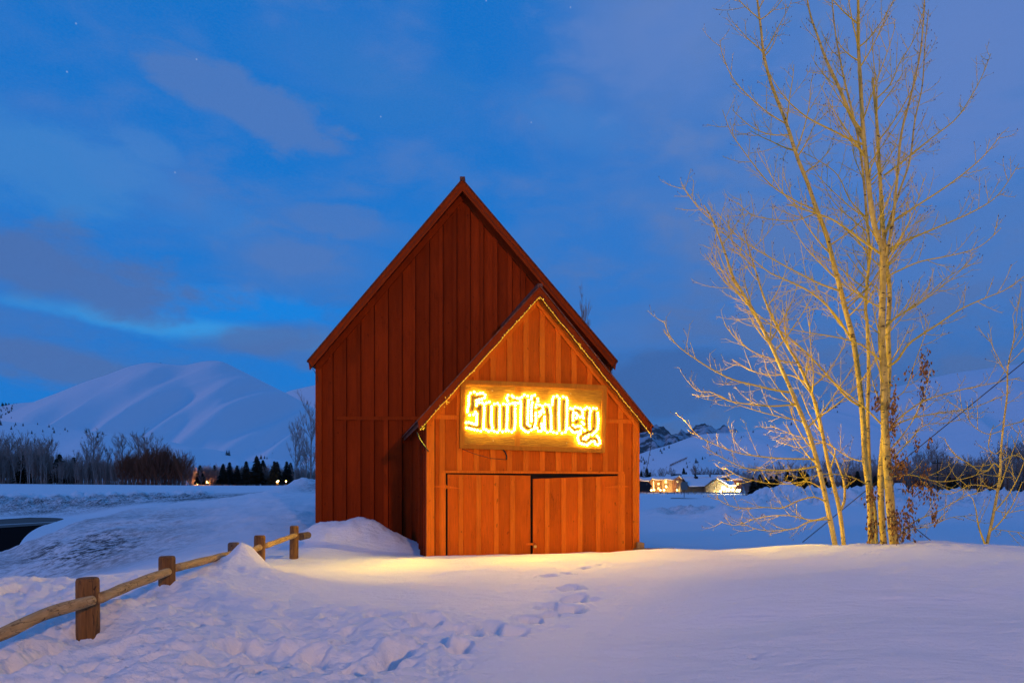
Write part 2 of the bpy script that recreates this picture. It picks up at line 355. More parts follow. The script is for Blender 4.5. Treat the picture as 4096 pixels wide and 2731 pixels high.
foot = [(2206,2303,1.0),(2274,2293,.8),(2349,2262,.8),(2410,2252,.6),(2288,2357,1.1),(2322,2385,.8),(2281,2420,1.3),(2193,2410,.8),(2179,2446,.7),
        (2110,2462,.8),(1962,2488,.9),(2022,2515,1.2),(2072,2500,.9),(1873,2515,1.0),(1812,2505,.8),(1724,2495,1.1),(1744,2556,1.0),(1826,2580,.9),(1676,2503,.8),
        (1581,2599,1.2),(1640,2585,.8),(1506,2644,1.3),(1431,2665,1.2),(1370,2640,1.1),(1330,2690,1.1),(1270,2655,1.0),(1240,2600,.9),(1160,2640,1.0),(1100,2690,1.2),
        (1000,2650,1.0),(930,2600,.9),(860,2680,1.1),(1050,2590,.9),(700,2640,1.0),(520,2660,1.1),(340,2690,1.0),(200,2640,1.0),(60,2690,1.1),
        (60,2440,.9),(150,2400,.8),(60,2380,.7),(250,2470,.8),(3030,2656,.35),(1480,2470,.5),(1380,2530,.6),(1310,2480,.5)]
FT = [(*gxy(a, b), s) for a, b, s in foot]
_r = random.Random(5)      # smaller prints beside and between the deep ones of the trail
FT += [(*gxy(a + _r.uniform(-45, 45), b + _r.uniform(-9, 9)), _r.uniform(.35, .6)) for a, b, s in foot[4:32] for _ in range(2)]
def terrain(x, y):
    x = np.asarray(x, float); y = np.asarray(y, float)
    th = np.arctan2(x, y); r = np.hypot(x, y); tc_ = np.clip(th, -R(57), R(57))
    px = CX + F * np.tan(tc_); Y = r * np.cos(tc_)
    z = base_z(px, Y)
    k = sstep(np.abs(th), R(60), R(115)); z = z * (1 - k) + (-1.7) * k
    near = 1 - sstep(Y, 14, 24)
    # broad swells and wind ripples
    z = z + near * (.055 * fbm(x * .45, y * .60, 3, 3) + .016 * fbm(x * 1.3 + y * .3, y * 3.2, 3, 8))
    z = z + .09 * np.exp(-((y - 8.8 - .10 * (x - 3)) / .7)**2) * sstep(x, .8, 3) * near
    z = z - .08 * np.exp(-((y - 7.2 - .12 * (x - 3)) / .6)**2) * sstep(x, .5, 3) * near
    # trodden, lumpy snow on the left in the foreground
    m = sstep(-x, -.6 + 0 * x, 1.4) * (1 - sstep(Y, 6.5, 9.5)) * sstep(Y, 2.0, 3.5)
    xs2 = x * .8 + y * .6; ys2 = -x * .6 + y * .8
    z = z + m * (.046 * ridged(xs2 * 1.2, ys2 * 2.6, 5, 21) - .02 + .022 * fbm(xs2 * 3.6, ys2 * 7.0, 4, 5, .65) - .035 * sstep(fbm(xs2 * 2.3, ys2 * 4.4, 3, 55), .22, .40) + .10 * fbm(x * .7, y * .9, 2, 15))
    m2 = sstep(-x, 3.2, 4.4) * (1 - sstep(Y, 8.6, 10)) * sstep(Y, 4.5, 6.0)
    z = z + m2 * (.09 * np.abs(fbm(x * 3.0, y * 3.0, 4, 31)))
    # trampled belt along the trail
    tb = 0 * x
    for fx, fy, s in FT: tb = np.maximum(tb, np.exp(-(((x - fx) / .55)**2 + ((y - fy) / .6)**2)))
    z = z + tb * .020 * ridged(x * 3.2, y * 5.0, 4, 77) - tb * .02
    for fx, fy, s in FT:
        dx_, dy_ = (x - fx) + .03 * np.sin(y * 9 + fx), (y - fy) + .03 * np.sin(x * 8 + fy); d = (dx_ / (.125 * s))**2 + (dy_ / (.17 * s))**2
        z = z - (.13 + .15 * (fy > 7.5)) * s * np.exp(-d**1.6) + .020 * s * np.exp(-((np.sqrt(d) - 1.45) / .35)**2)
    # drifts by the fence and barn:  x, y, rx, ry, rot, height, power
    for cx_, cy_, a, b, rot, h, p in [(-4.05, 10.4, .26, .45, 0, .33, 1.0), (-3.75, 9.7, .9, 1.25, 30, .26, .9), (-4.35, 11.3, .28, .3, 0, .26, 1.0),
                              (-3.70, 8.15, .55, .35, -20, .20, .9), (-3.4, 7.5, .8, .6, 25, .14, .9), (-3.1, 6.3, .5, .35, 10, .10, 1), (-3.9, 5.9, .4, .3, 0, .09, 1),
                              (-4.45, 17.6, 1.15, 1.05, 0, .62, 1.5), (-3.1, 17.5, .75, .8, 0, .30, 1.3), (-3.6, 17.2, .6, .7, 0, .14, 1.2), (-2.5, 17.2, .5, .6, 0, .10, 1.2), (3.15, 15.4, .55, .35, 0, .06, 1.2), (3.9, 15.3, .5, .2, 0, .05, 1.0)]:
        c, q = math.cos(R(rot)), math.sin(R(rot)); u = ((x - cx_) * c + (y - cy_) * q) / a; v = (-(x - cx_) * q + (y - cy_) * c) / b
        z = z + h * np.exp(-(u*u + v*v)**p) * (1 + .09 * fbm(x * 3, y * 3, 5, 9, .6))
    for px_, py_, Y_ in ((3343,2180,14.2), (3376,2170,14.6), (3486,2175,14.8), (3536,2180,14.9), (3580,2190,14.0), (3948,2167,13.6)):
        z = z - .07 * np.exp(-(((x - (px_ - CX) / F * Y_) / .26)**2 + ((y - Y_) / .30)**2))
    z = z + .028 * np.exp(-((y - 12.6 - .35 * np.sin(x * 1.1) - .18 * x) / .12)**2) * sstep(x, -3.2, -2.6) * (1 - sstep(x, -.6, .3)) * near
    z = z - .13 * np.exp(-(((x + 3.95) / .55)**2 + ((y - 6.0) / .55)**2))
    # gully slope roughness, far plough banks
    g = sstep(Y, 16, 24) * (1 - sstep(Y, 60, 80)) * (1 - sstep(px, 1150, 1500)) * (1 - sstep(Y, 31.5, 34.5) * (1 - sstep(px, 350, 600)))
    z = z + g * (.10 * fbm(x * .6, y * .5, 5, 40, .6))
    fb = sstep(Y, 83, 93) * (1 - sstep(Y, 100, 108)) * (1 - sstep(px, 700, 1000)); z = z + fb * .55 * np.abs(fbm(x * .5, y * .35, 4, 61, .6))
    rb = sstep(px, 2950, 3060) * sstep(Y, 88, 100) * (1 - sstep(Y, 150, 175)); z = z + rb * (1.7 * np.abs(fbm(x * .30, y * .16, 4, 71, .6)) - .35)
    mb = sstep(px, 2540, 2640) * (1 - sstep(px, 2950, 3200)) * sstep(Y, 50, 57) * (1 - sstep(Y, 68, 76)); z = z + mb * .75 * fbm(x * .35, y * .3, 4, 81, .55)
    sp = np.exp(-(((x + 14.0) / 2.1)**2 + ((y - 47) / 2.4)**2)**1.6); z = z + sp * (.60 + .25 * fbm(x * .9, y * .9, 3, 91))
    z = z + sstep(Y, 40, 80) * (1 - sstep(Y, 83, 90)) * 0
    return z
def tz(x, y): return float(terrain(np.array([x]), np.array([y]))[0])
# polar grid
thv = np.concatenate([np.linspace(-math.pi, -R(44), 60)[:-1], np.arctan((np.arange(-590, 4691, 9.5) - CX) / F), np.linspace(R(44), math.pi, 60)[1:]])
rv = np.exp(np.concatenate([np.linspace(math.log(.6), math.log(3.6), 34)[:-1], np.arange(math.log(3.6), math.log(19), .0042), np.arange(math.log(19), math.log(175), .0105), np.linspace(math.log(175), math.log(12000), 60)[1:]]))
TT, RR = np.meshgrid(thv, rv); X, Yg = RR * np.sin(TT), RR * np.cos(TT)
# rows of equal Y (not radius) inside the view
ins = np.abs(TT) < R(57); cosc = np.cos(np.clip(TT, -R(57), R(57))); X = X / cosc * 1.0; Yg = Yg / cosc * 1.0
Z = terrain(X, Yg)
nr, nc = X.shape
V = np.stack([X, Yg, Z], -1).reshape(-1, 3)
ii, jj = np.meshgrid(np.arange(nr - 1), np.arange(nc - 1), indexing='ij'); a = (ii * nc + jj).ravel()
FQ = np.stack([a, a + 1, a + nc + 1, a + nc], -1)
def np_mesh(name, V, FQ, m, smooth=True):
    me = bpy.data.meshes.new(name); me.vertices.add(len(V)); me.vertices.foreach_set('co', V.astype(np.float32).ravel())
    me.loops.add(FQ.size); me.loops.foreach_set('vertex_index', FQ.astype(np.int32).ravel())
    me.polygons.add(len(FQ)); me.polygons.foreach_set('loop_start', np.arange(0, FQ.size, 4, dtype=np.int32))
    me.update(calc_edges=True); me.polygons.foreach_set('use_smooth', np.ones(len(FQ), bool)); me.materials.append(m); me.validate(); me.update()
    o = bpy.data.objects.new(name, me); COL.objects.link(o); return o
ground = np_mesh('snow_ground', V, FQ, M['snow']); tag(ground, kind='structure')
pxg = CX + F * np.tan(np.clip(TT, -R(57), R(57))); Yc = RR
dirt = (sstep(Yc, 17, 21) * (1 - sstep(Yc, 31, 40)) * (1 - sstep(pxg, 600, 1000)) * .55 + 1.1 * np.exp(-(((pxg - 330) / 210)**2 + ((Yc - 23.5) / 2.6)**2)**1.5) + sstep(Yc, 80, 86) * (1 - sstep(Yc, 93, 98)) * (1 - sstep(pxg, 600, 1100)) * 1.0
        + sstep(Yc, 50, 60) * (1 - sstep(Yc, 88, 94)) * sstep(pxg, 560, 760) * (1 - sstep(pxg, 1150, 1350)) * .75 + np.exp(-(((X + 12.2) / 1.8)**2 + ((Yg - 45) / 3)**2)) * .8
        + sstep(Yc, 54, 60) * (1 - sstep(Yc, 62, 70)) * sstep(pxg, 2560, 2700) * (1 - sstep(pxg, 2850, 3000)) * .45)
at = ground.data.attributes.new('dirt', 'FLOAT', 'POINT'); at.data.foreach_set('value', dirt.astype(np.float32).ravel())

# road in the dip on the left
def sheet(name, pts, z, m):
    return tag(mesh_obj(name, [(p[0], p[1], z) for p in pts], [tuple(range(len(pts)))], m), kind='structure')
def hp(px, py, z): Y = -z * F / (py - HZ); return ((px - CX) / F * Y, Y)
zr = -3.38
sheet('road', [hp(-900, 2215, zr), hp(0, 2222, zr), hp(420, 2150, zr), hp(420, 2060, zr), hp(290, 2062, zr), hp(130, 2068, zr), hp(0, 2076, zr), hp(-900, 2096, zr)], zr, M['wet'])
sheet('road_lane', [hp(-900, 2150, zr), hp(0, 2110, zr), hp(420, 2082, zr), hp(420, 2064, zr), hp(290, 2064, zr), hp(130, 2070, zr), hp(0, 2078, zr), hp(-900, 2098, zr)], zr + .006, M['asphalt'])
sheet('road_marking', [hp(-900, 2121, zr), hp(0, 2100, zr), hp(420, 2076, zr), hp(420, 2074.8, zr), hp(0, 2097.5, zr), hp(-900, 2118, zr)], zr + .012, M['line'])

# ------------------------------------------------------------------ mountains and hills
class Hill:
    def __init__(s, name, ridge, pyb, Yb, Yr, m, spur=0, period=280, slope=1.58, det=0, prof=1.15, seed=0, nu=260, nt_=70):
        s.rx = np.array([p[0] for p in ridge], float); s.ry = np.array([p[1] for p in ridge], float)
        s.a = (pyb, Yb, Yr, spur, period, slope, det, prof, seed)
        us = np.linspace(s.rx[0], s.rx[-1], nu); ry = np.interp(us, s.rx, s.ry)
        sg = 2.2 if det == 0 else .6; ry = gblur(ry, sg, 0) ; s.us, s.rys = us, ry
        tt = np.concatenate([np.linspace(0, 1, nt_), 1 + np.linspace(.03, .8, 8)])
        U, T = np.meshgrid(us, tt); Pp = s.pos(U, T); n0, n1 = U.shape
        ii, jj = np.meshgrid(np.arange(n0 - 1), np.arange(n1 - 1), indexing='ij'); a = (ii * n1 + jj).ravel()
        s.o = np_mesh(name, Pp.reshape(-1, 3), np.stack([a, a + 1, a + n1 + 1, a + n1], -1), m); tag(s.o, kind='structure')
    def pos(s, U, T):
        pyb, Yb, Yr, spur, period, slope, det, prof, seed = s.a
        ry = np.interp(U, s.us, s.rys); t = np.clip(T, 0, 1)
        Y = Yb + (Yr - Yb) * T
        zr_ = (HZ - ry) / F * Yr; zb = (HZ - pyb) / F * Yb
        z = zb + (zr_ - zb) * t**prof - np.maximum(T - 1, 0) * (Yr - Yb) * .35
        fade = np.sin(np.clip(t, 0, 1) * math.pi)**.7 if not det else (1 - .0 * t)
        py = ry + (pyb - ry) * (1 - t)
        ph = (U + slope * py) / period
        if spur:
            w = fbm(ph * 1.0 + seed, py / 600., 3, seed, .45); rg = 1 - 2 * np.abs(w); z = z + spur * fade * (.8 * np.sin(ph * 2 * math.pi + 1.6 * fbm(U / 500, py / 400, 2, seed + 3)) * .5 + .6 * rg * .6)
        if det: z = z + det * ridged(U / 55., T * 3.0 + U / 300, 4, seed) * sstep(t, 0, .3) * .5
        return np.stack([(U - CX) / F * Y, Y, z], -1)
    def at(s, px, py):
        T = np.linspace(0.02, 1, 300); Pp = s.pos(np.full(300, float(px)), T); pj = HZ - Pp[:, 2] / Pp[:, 1] * F
        i = int(np.argmin(np.abs(pj - py))); return Vector(Pp[i])
H_far_left = Hill('far_hill', [(-900,1560),(-200,1600),(0,1626),(60,1613),(140,1607),(190,1601),(260,1612),(420,1690)], 1800, 2700, 3600, M['msnow'], 10, 200, 1.0, seed=4)
H_back = Hill('back_mountain', [(950,1700),(1060,1605),(1160,1562),(1270,1537),(1500,1530),(1900,1640),(2350,1800)], 1900, 3600, 5200, M['msnow'], 20, 300, 1.4, seed=9)
H_main = Hill('snowy_mountain', [(-1500,1830),(-500,1760),(-100,1700),(0,1668),(60,1641),(150,1600),(250,1563),(330,1530),(430,1498),(520,1463),(600,1447),(680,1458),(740,1462),(790,1449),(840,1441),(890,1444),(950,1475),(1080,1540),(1180,1590),(1270,1640),(1500,1740),(1850,1880)], 1962, 1000, 2600, M['msnow'], 40, 215, 1.5, prof=1.2, seed=2, nu=420, nt_=110)
H_left = Hill('near_left_hill', [(-1500,1560),(-500,1640),(0,1683),(200,1703),(350,1722),(500,1738),(640,1755),(760,1785),(880,1800),(960,1825),(1050,1880),(1130,1935),(1200,1962)], 1952, 400, 900, M['msnow'], 4, 350, 1.0, prof=.95, seed=5)
H_left2 = Hill('low_left_hill', [(960,1850),(1020,1838),(1080,1832),(1160,1845),(1260,1870),(1500,1930)], 1960, 500, 960, M['msnow'], 1, 350, 1.0, seed=6)
H_dark = Hill('forested_mountain', [(2250,1800),(2400,1745),(2538,1733),(2602,1717),(2650,1722),(2678,1721),(2730,1735),(2773,1727),(2800,1708),(2821,1699),(2857,1716),(2893,1712),(2934,1729),(3050,1750),(3300,1800)], 1900, 5200, 7600, M['forest_m'], 30, 120, .6, det=70, seed=12, nu=300, nt_=70)
H_right = Hill('right_snow_hill', [(2150,1925),(2400,1860),(2540,1822),(2600,1800),(2678,1779),(2755,1750),(2806,1737),(2880,1732),(2934,1731),(3010,1722),(3100,1704),(3200,1668),(3310,1628),(3383,1606),(3500,1570),(3713,1513),(3823,1490),(4096,1453),(4700,1420),(5600,1560)], 1975, 780, 2200, M['msnow'], 26, 420, -1.6, prof=1.1, seed=14, nu=420, nt_=100)

# ------------------------------------------------------------------ big barn
def board(parent, xa, xb, zb, ztop, y0, y1, m, name='board'):
    """vertical board, its top cut to the height function ztop(x)"""
    za, zc = ztop(xa), ztop(xb)
    pts = [(xa, y0, zb), (xb, y0, zb), (xb, y0, zc)]
    if (xa - board.apex) * (xb - board.apex) < 0: pts.append((board.apex, y0, ztop(board.apex)))
    pts.append((xa, y0, za))
    return MB().prism(pts, (0, y1 - y0, 0)).build(name, m, parent)
BY = 19.5
bx0, bx1, bax = -5.54, 2.72, -1.385
barn = empty('barn', (bax, BY, -2.4)); tag(barn, 'tall dark red wooden barn with a steep plain gable behind the small lit shed', 'barn')
ox, oy, oz = barn.location
sl_b = (8.62 - 3.60) / (2.90 + 1.385)
def lb(v): return (v[0] - ox, v[1] - oy, v[2] - oz)
Zt_b = lambda x: (8.62 - .10 - abs(x) * sl_b) - oz          # local x is measured from the apex
board.apex = 0.0
HW = 4.12
# core walls just behind the boards, black so the gaps paint in batten shadow lines
core = MB(); core.prism([(-HW+.02, .06, 0), (HW-.02, .06, 0), (HW-.02, .06, Zt_b(HW)-.1), (0, .06, Zt_b(0)-.15), (-HW+.02, .06, Zt_b(HW)-.1)], (0, 12, 0)); core.build('wall', M['dark'], barn)
trim_z = 2.02 - oz
x = -HW; k = 0
edges = []
while x < HW - .05:
    w = .40 + random.uniform(-.02, .02); edges.append((x, min(x + w, HW))); x += w
for (xa, xb) in edges:
    wob_ = random.uniform(0, .012)
    if xa > -3.65 and xa < .9:   # split above and below the trim rail
        board(barn, xa + .018, xb - .003, trim_z + .05, Zt_b, -.0 - wob_, .05, M['barn'])
        zt = lambda q: trim_z - .05
        board(barn, xa + .018, xb - .003, .6, zt, -.0 - wob_, .05, M['barn'])
    else: board(barn, xa + .018, xb - .003, .6, Zt_b, -.0 - wob_, .05, M['barn'])
    bw = random.uniform(.10, .14); c = xb - bw/2 + .004
    if xb < HW - .1:
        if xa > -3.65 and xa < .9:
            board(barn, c - bw/2, c + bw/2, trim_z + .05, Zt_b, -.062, -.014, M['barn'], 'batten')
            board(barn, c - bw/2, c + bw/2, .6, lambda q: trim_z - .05, -.062, -.014, M['barn'], 'batten')
        else: board(barn, c - bw/2, c + bw/2, .6, Zt_b, -.062, -.014, M['barn'], 'batten')
MB().box(-3.62, 1.2, -.07, .0, trim_z - .055, trim_z + .045).build('trim_rail', M['barn_trim'], barn)
for s in (-1, 1): MB().box(s*HW - .09, s*HW + .09, -.075, .03, .6, Zt_b(HW + .05) - .02).build('corner_board', M['barn_trim'], barn)
# rake frieze boards, roof slabs, fascia
tL = 4.29; yf = -.40
for s in (-1, 1):
    dz0 = lambda q: 8.62 - oz - abs(q) * sl_b
    fr = MB().prism([(0, -.085, dz0(0) - .16), (s*HW, -.085, dz0(HW) - .16), (s*HW, -.085, dz0(HW) - .42), (0, -.085, dz0(0) - .42)], (0, .04, 0)); fr.build('frieze_board', M['barn'], barn)
    rf = MB().prism([(0, yf + .02, dz0(0) - .02), (s*tL, yf + .02, dz0(tL) - .02), (s*tL, yf + .02, dz0(tL) - .14), (0, yf + .02, dz0(0) - .14)], (0, 12.4, 0)); rf.build('roof', M['roof'], barn)
    fa = MB().prism([(0, yf - .03, dz0(0) + .0), (s*(tL+.02), yf - .03, dz0(tL+.02)), (s*(tL - .02), yf - .03, dz0(tL) - .27), (0, yf - .03, dz0(0) - .30)], (0, .045, 0)); fa.build('fascia', M['barn_trim'], barn)
    ed = MB().prism([(0, yf - .06, dz0(0) + .045), (s*(tL+.05), yf - .06, dz0(tL+.05) + .045), (s*(tL+.05), yf - .06, dz0(tL+.05)+.004), (0, yf - .06, dz0(0)+.004)], (0, 12.5, 0)); ed.build('roof_edge', M['roof'], barn)
MB().box(-.07, .07, yf - .065, 12.4, 8.62 - oz - .02, 8.62 - oz + .085).build('ridge_cap', M['roof'], barn)
# dangling unlit light strings along the barn eaves
def cord(name, pts, label, cat='light string', r=.006, bulbs=True, m=None):
    t = empty(name, pts[0]); tag(t, label, cat)
    o0 = Vector(pts[0]); mb = MB().tube([Vector(p) - o0 for p in pts], r, 4); mb.build('cable', m or M['cord'], t, True)
    if bulbs:
        b = MB()
        for i in range(len(pts) - 1):
            A, B = Vector(pts[i]) - o0, Vector(pts[i+1]) - o0; n = max(1, int((B - A).length / .14))
            for j in range(n):
                p = A.lerp(B, (j + .5) / n); d = Vector((random.uniform(-.03, .03), -.01, random.uniform(-.05, -.02))); b.tube([p, p + d], [.008, .004], 4)
        b.build('unlit_bulb', M['cord'], t)['kind'] = 'stuff'
    return t
def bp(lx, ly, lz): return Vector((lx + ox, ly + oy, lz + oz))
cord('light_string', [bp(-tL, yf-.07, dz0(tL)-.05), bp(-tL+.12, yf-.05, dz0(tL)-.25), bp(-tL+.22, yf, dz0(tL)-.42), bp(-HW, -.1, dz0(tL)-.55)], 'dark unlit light string hanging under the left eave of the tall barn')
cord('light_string', [bp(tL, yf-.07, dz0(tL)-.03), bp(tL-.1, yf-.05, dz0(tL)-.22), bp(tL-.13, yf, dz0(tL)-.45), bp(tL-.22, yf+.2, dz0(tL)-.75)], 'dark unlit light string dangling at the right eave of the tall barn')
for s in (-1, 1):
    pts = [bp(s*tL*q, yf - .045, dz0(tL*q) - .17 + random.uniform(-.03, .03)) for q in np.linspace(.02, .98, 26)]
    cord('light_string', pts, 'thin unlit light string pinned along the %s rake board of the tall barn' % ('left' if s < 0 else 'right'), r=.004)

# ------------------------------------------------------------------ shed with the sign
TH_ = R(13); FL = Vector((-.1230 * 15.3, 15.3, 0)); SW = 5.03
ct, st = math.cos(TH_), math.sin(TH_)
shed = empty('shed', (FL.x, FL.y, -2.4), TH_); tag(shed, 'small orange-red board and batten shed with double doors and the lit sign', 'shed')
sz = 2.4
def sl(px, py, off=0.0):
    """photo pixel -> local (x, z) on the facade plane moved off metres forward"""
    d = Vector(((px - CX) / F, 1, (HZ - py) / F)); n = Vector((-st, ct, 0)); p0 = FL - n * off
    q = d * (n.dot(p0) / n.dot(d)) - FL
    return (q.x * ct + q.y * st, q.z + sz)
def sw(x, y, z): return Vector((FL.x + x*ct - y*st, FL.y + x*st + y*ct, z - sz))
sax = SW / 2; ridge_s = 4.60 + sz; eave_s = 1.50 + sz; sHW = SW/2 + .23; sl_s = (ridge_s - eave_s) / sHW
Zs = lambda x: ridge_s - .12 - abs(x - sax) * sl_s
board.apex = sax
core = MB().prism([(.02, .05, 0), (SW-.02, .05, 0), (SW-.02, .05, Zs(SW)-.05), (sax, .05, Zs(sax)-.1), (.02, .05, Zs(0)-.05)], (0, 4.6, 0)); core.build('wall', M['dark'], shed)  # black core puts the batten shadow lines into the board gaps
# door opening lines
dl, _ = sl(1785, 2000); dr, _ = sl(2478, 2000); dzt = sl(2128, 1893)[1]; dxm = sl(2125, 2050)[0]
tz_l = sl(1740, 1667)[1]
pitch = .387; x = .17 + .02; be = [(.17, .17 + pitch)]
xs_ = list(np.arange(sl(1778, 1850)[0], SW - .1, pitch * 1.003))
ed_ = [.15] + [q for q in xs_ if q < SW - .2] + [SW - .15]
for i in range(len(ed_) - 1):
    xa, xb = ed_[i] + .014, ed_[i+1] - .003
    hz = trim = sl(1740, 1667)[1]
    side = xb < dl + .02 or xa > dr - .02
    zlow = .6 if side else dzt + .005
    board(shed, xa, xb, hz + .05, Zs, -.004, .045, M['shed'])
    board(shed, xa, xb, zlow, lambda q: hz - .05, -.004 - random.uniform(0, .006), .045, M['shed'])
for i, c in enumerate(ed_[1:-1]):
    bw = .062; side = c < dl - .03 or c > dr + .03
    board(shed, c - bw*2 + .004, c + .004, hz + .05, Zs, -.044, -.006, M['shed_trim_lit'], 'batten')
    board(shed, c - bw*2 + .004, c + .004, (.6 if side else dzt + .06), lambda q: hz - .05, -.044, -.012, M['shed_trim_lit'], 'batten')  # lighter tone stands in for light on the proud battens
MB().box(.06, SW - .06, -.045, -.005, hz - .05, hz + .045).build('trim_rail', M['shed_trim_lit'], shed)
MB().box(dl - .10, dr + .10, -.050, -.005, dzt + .0, dzt + .055).build('door_header', M['shed_trim_lit'], shed)
MB().box(dl - .03, dr + .03, .03, .06, .5, dzt).build('door_gap_shade', M['dark'], shed)  # black slab stands in for the shade behind the door gaps
for (xa, xb) in ((-.035, .14), (SW - .14, SW + .03)): MB().box(xa, xb, -.055, .03, .6, Zs(0) + .10).build('corner_board', M['shed_trim_lit'], shed)
# side wall boards: darker barn paint puts their shade into the colour
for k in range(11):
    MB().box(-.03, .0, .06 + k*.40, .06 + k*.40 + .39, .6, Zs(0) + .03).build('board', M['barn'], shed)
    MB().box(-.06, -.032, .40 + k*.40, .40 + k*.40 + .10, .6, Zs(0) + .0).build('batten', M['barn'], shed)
# doors: hung leaves, each a little out of true
def door(x0, x1, tl, tr, bl, label):
    d = MB(); e = empty('door', (0, 0, 0), 0, shed); e['label'] = label
    w = x1 - x0; cs = [x0] + bl + [x1]
    top = lambda q: tl + (tr - tl) * (q - x0) / w
    ap = board.apex; board.apex = -99
    for i in range(len(cs) - 1): board(e, cs[i] + .012, cs[i+1] - .002, .5, top, -.058 - random.uniform(0, .006), -.02, M['shed'])
    for c in bl: board(e, c - .108, c + .002, .5, lambda q: top(q) - random.uniform(.0, .015), -.094, -.065, M['shed_trim_lit'], 'batten')  # door battens painted lighter for the light they catch
    board.apex = ap; return e
X = lambda px, py=2050: sl(px, py, .06)[0]; Zp = lambda px, py: sl(px, py, .06)[1]
d1 = door(X(1789), X(2122), Zp(1789, 1896), Zp(2122, 1901), [X(q) for q in (1852, 1923, 1993, 2058)], 'left door leaf hanging nearly true')
d2 = door(X(2130), X(2473), Zp(2130, 1914), Zp(2470, 1902), [X(q) for q in (2196, 2262, 2328, 2399)], 'right door leaf sagging with a gap above')
for jx0, jx1 in ((dl - .12, dl - .02), (dr + .02, dr + .12)): MB().box(jx0, jx1, -.052, -.005, .6, dzt).build('door_jamb', M['shed_trim_lit'], shed)
# strap hinges
for (a, b_, c_, par) in (((1730, 1945), (1782, 1939), (1845, 1953), d1), ((2519, 1945), (2474, 1939), (2412, 1949), d2)):
    q = [sl(p[0], p[1], .1) for p in (a, b_, c_)]
    mb = MB().prism([(q[0][0], -.098, q[0][1]), (q[1][0], -.098, q[1][1]), (q[2][0], -.098, q[2][1]), (q[1][0], -.098, q[1][1] - .075)], (0, .012, 0))
    mb.tube([(q[1][0], -.10, q[1][1] - .10), (q[1][0], -.10, q[1][1] + .02)], .014, 6); mb.build('hinge', M['shed_trim_lit'], shed)
hx, hzz = sl(2125, 2175, .1)
MB().box(hx - .13, hx + .06, -.108, -.086, hzz - .022, hzz + .022).build('hasp', M['shed_trim_lit'], shed)
lk = empty('padlock', (0, 0, 0)); lk.location = sw(hx + .085, -.12, hzz - .03); lk.rotation_euler = (0, 0, TH_); tag(lk, 'small brass padlock hanging from the hasp of the shed doors', 'padlock')
MB().tube([(-.022, 0, 0), (-.022, 0, .035), (0, 0, .055), (.022, 0, .035), (.022, 0, 0)], .005, 6).build('shackle', M['iron'], lk)
MB().box(-.032, .032, -.014, .014, -.055, 0).build('lock_body', M['brass'], lk)
# roof
ys = -.26
for s in (-1, 1):
    Q = lambda t_, dz_, y_: (sax + s*t_, y_, ridge_s - t_*sl_s + dz_)
    MB().prism([Q(0, -.13, -.04), Q(sHW-.22, -.13, -.04), Q(sHW-.22, -.36, -.04), Q(0, -.36, -.04)], (0, -.03, 0)).build('frieze_board', M['shed_trim_lit'], shed)
    MB().prism([Q(0, -.015, ys+.02), Q(sHW, -.015, ys+.02), Q(sHW, -.12, ys+.02), Q(0, -.12, ys+.02)], (0, 4.9, 0)).build('roof', M['roof'], shed)
    MB().prism([Q(0, .01, ys-.03), Q(sHW+.02, .01, ys-.03), Q(sHW+.0, -.20, ys-.03), Q(0, -.215, ys-.03)], (0, .045, 0)).build('fascia', M['barn_trim'], shed)
    MB().prism([Q(0, .05, ys-.06), Q(sHW+.05, .05, ys-.06), Q(sHW+.05, .015, ys-.06), Q(0, .015, ys-.06)], (0, 4.95, 0)).build('roof_edge', M['roof'], shed)
    # lit rope of small bulbs on the lower edge of the fascia: a thing of its own
    st_ = empty('lit_light_string', sw(sax, ys-.05, ridge_s-.3)); st_.rotation_euler = (0, 0, TH_)
    tag(st_, 'lit warm yellow light string along the %s slope of the small shed gable' % ('left' if s < 0 else 'right'), 'light string')
    pts = []
    for q in np.linspace(0, 1, 40):
        t_ = q * (sHW - .02); pts.append(Vector(Q(t_, -.222 + .008*math.sin(q*31) + random.uniform(-.006, .006), ys - .045)) - Vector((sax, ys-.05, ridge_s-.3)))
    MB().tube(pts, .0045, 5).build('rope', M['rope'], st_, True)
    mb = MB()
    for i in range(58):
        q = (i + .5) / 58 * (len(pts) - 1); p = pts[int(q)].lerp(pts[min(int(q)+1, len(pts)-1)], q % 1); d = Vector((random.uniform(-.02, .02), -.012, random.uniform(-.03, .035))); mb.tube([p, p + d*.7, p + d], [.006, .010, .003], 4)
    b_ = mb.build('small_bulb', M['mini'], st_); b_['kind'] = 'stuff'
    cc = MB()
    pt2 = [p + Vector((random.uniform(-.012, .012), -.012, .045 + .03*math.sin(i*1.7) + random.uniform(-.012, .012))) for i, p in enumerate(pts)]
    cc.tube(pt2, .005, 4).build('cable', M['cord'], st_)
    for q, n in ((.34 if s > 0 else .80, 6), (.985, 4)):
        kn = MB(); t_ = q*(sHW-.02); c = Vector(Q(t_, -.235, ys-.06)) - Vector((sax, ys-.05, ridge_s-.3))
        for i in range(n): 
            d = Vector((random.gauss(0, .035), random.gauss(-.01, .01), random.gauss(0, .04))); kn.tube([c + d, c + d + Vector((random.gauss(0, .03), 0, random.gauss(0, .03)))], .007, 4)
        kn.build('cord_knot', M['rope'], st_)['kind'] = 'stuff'
MB().box(sax - .06, sax + .06, ys - .065, 4.6, ridge_s + .0, ridge_s + .075).build('ridge_cap', M['roof'], shed)
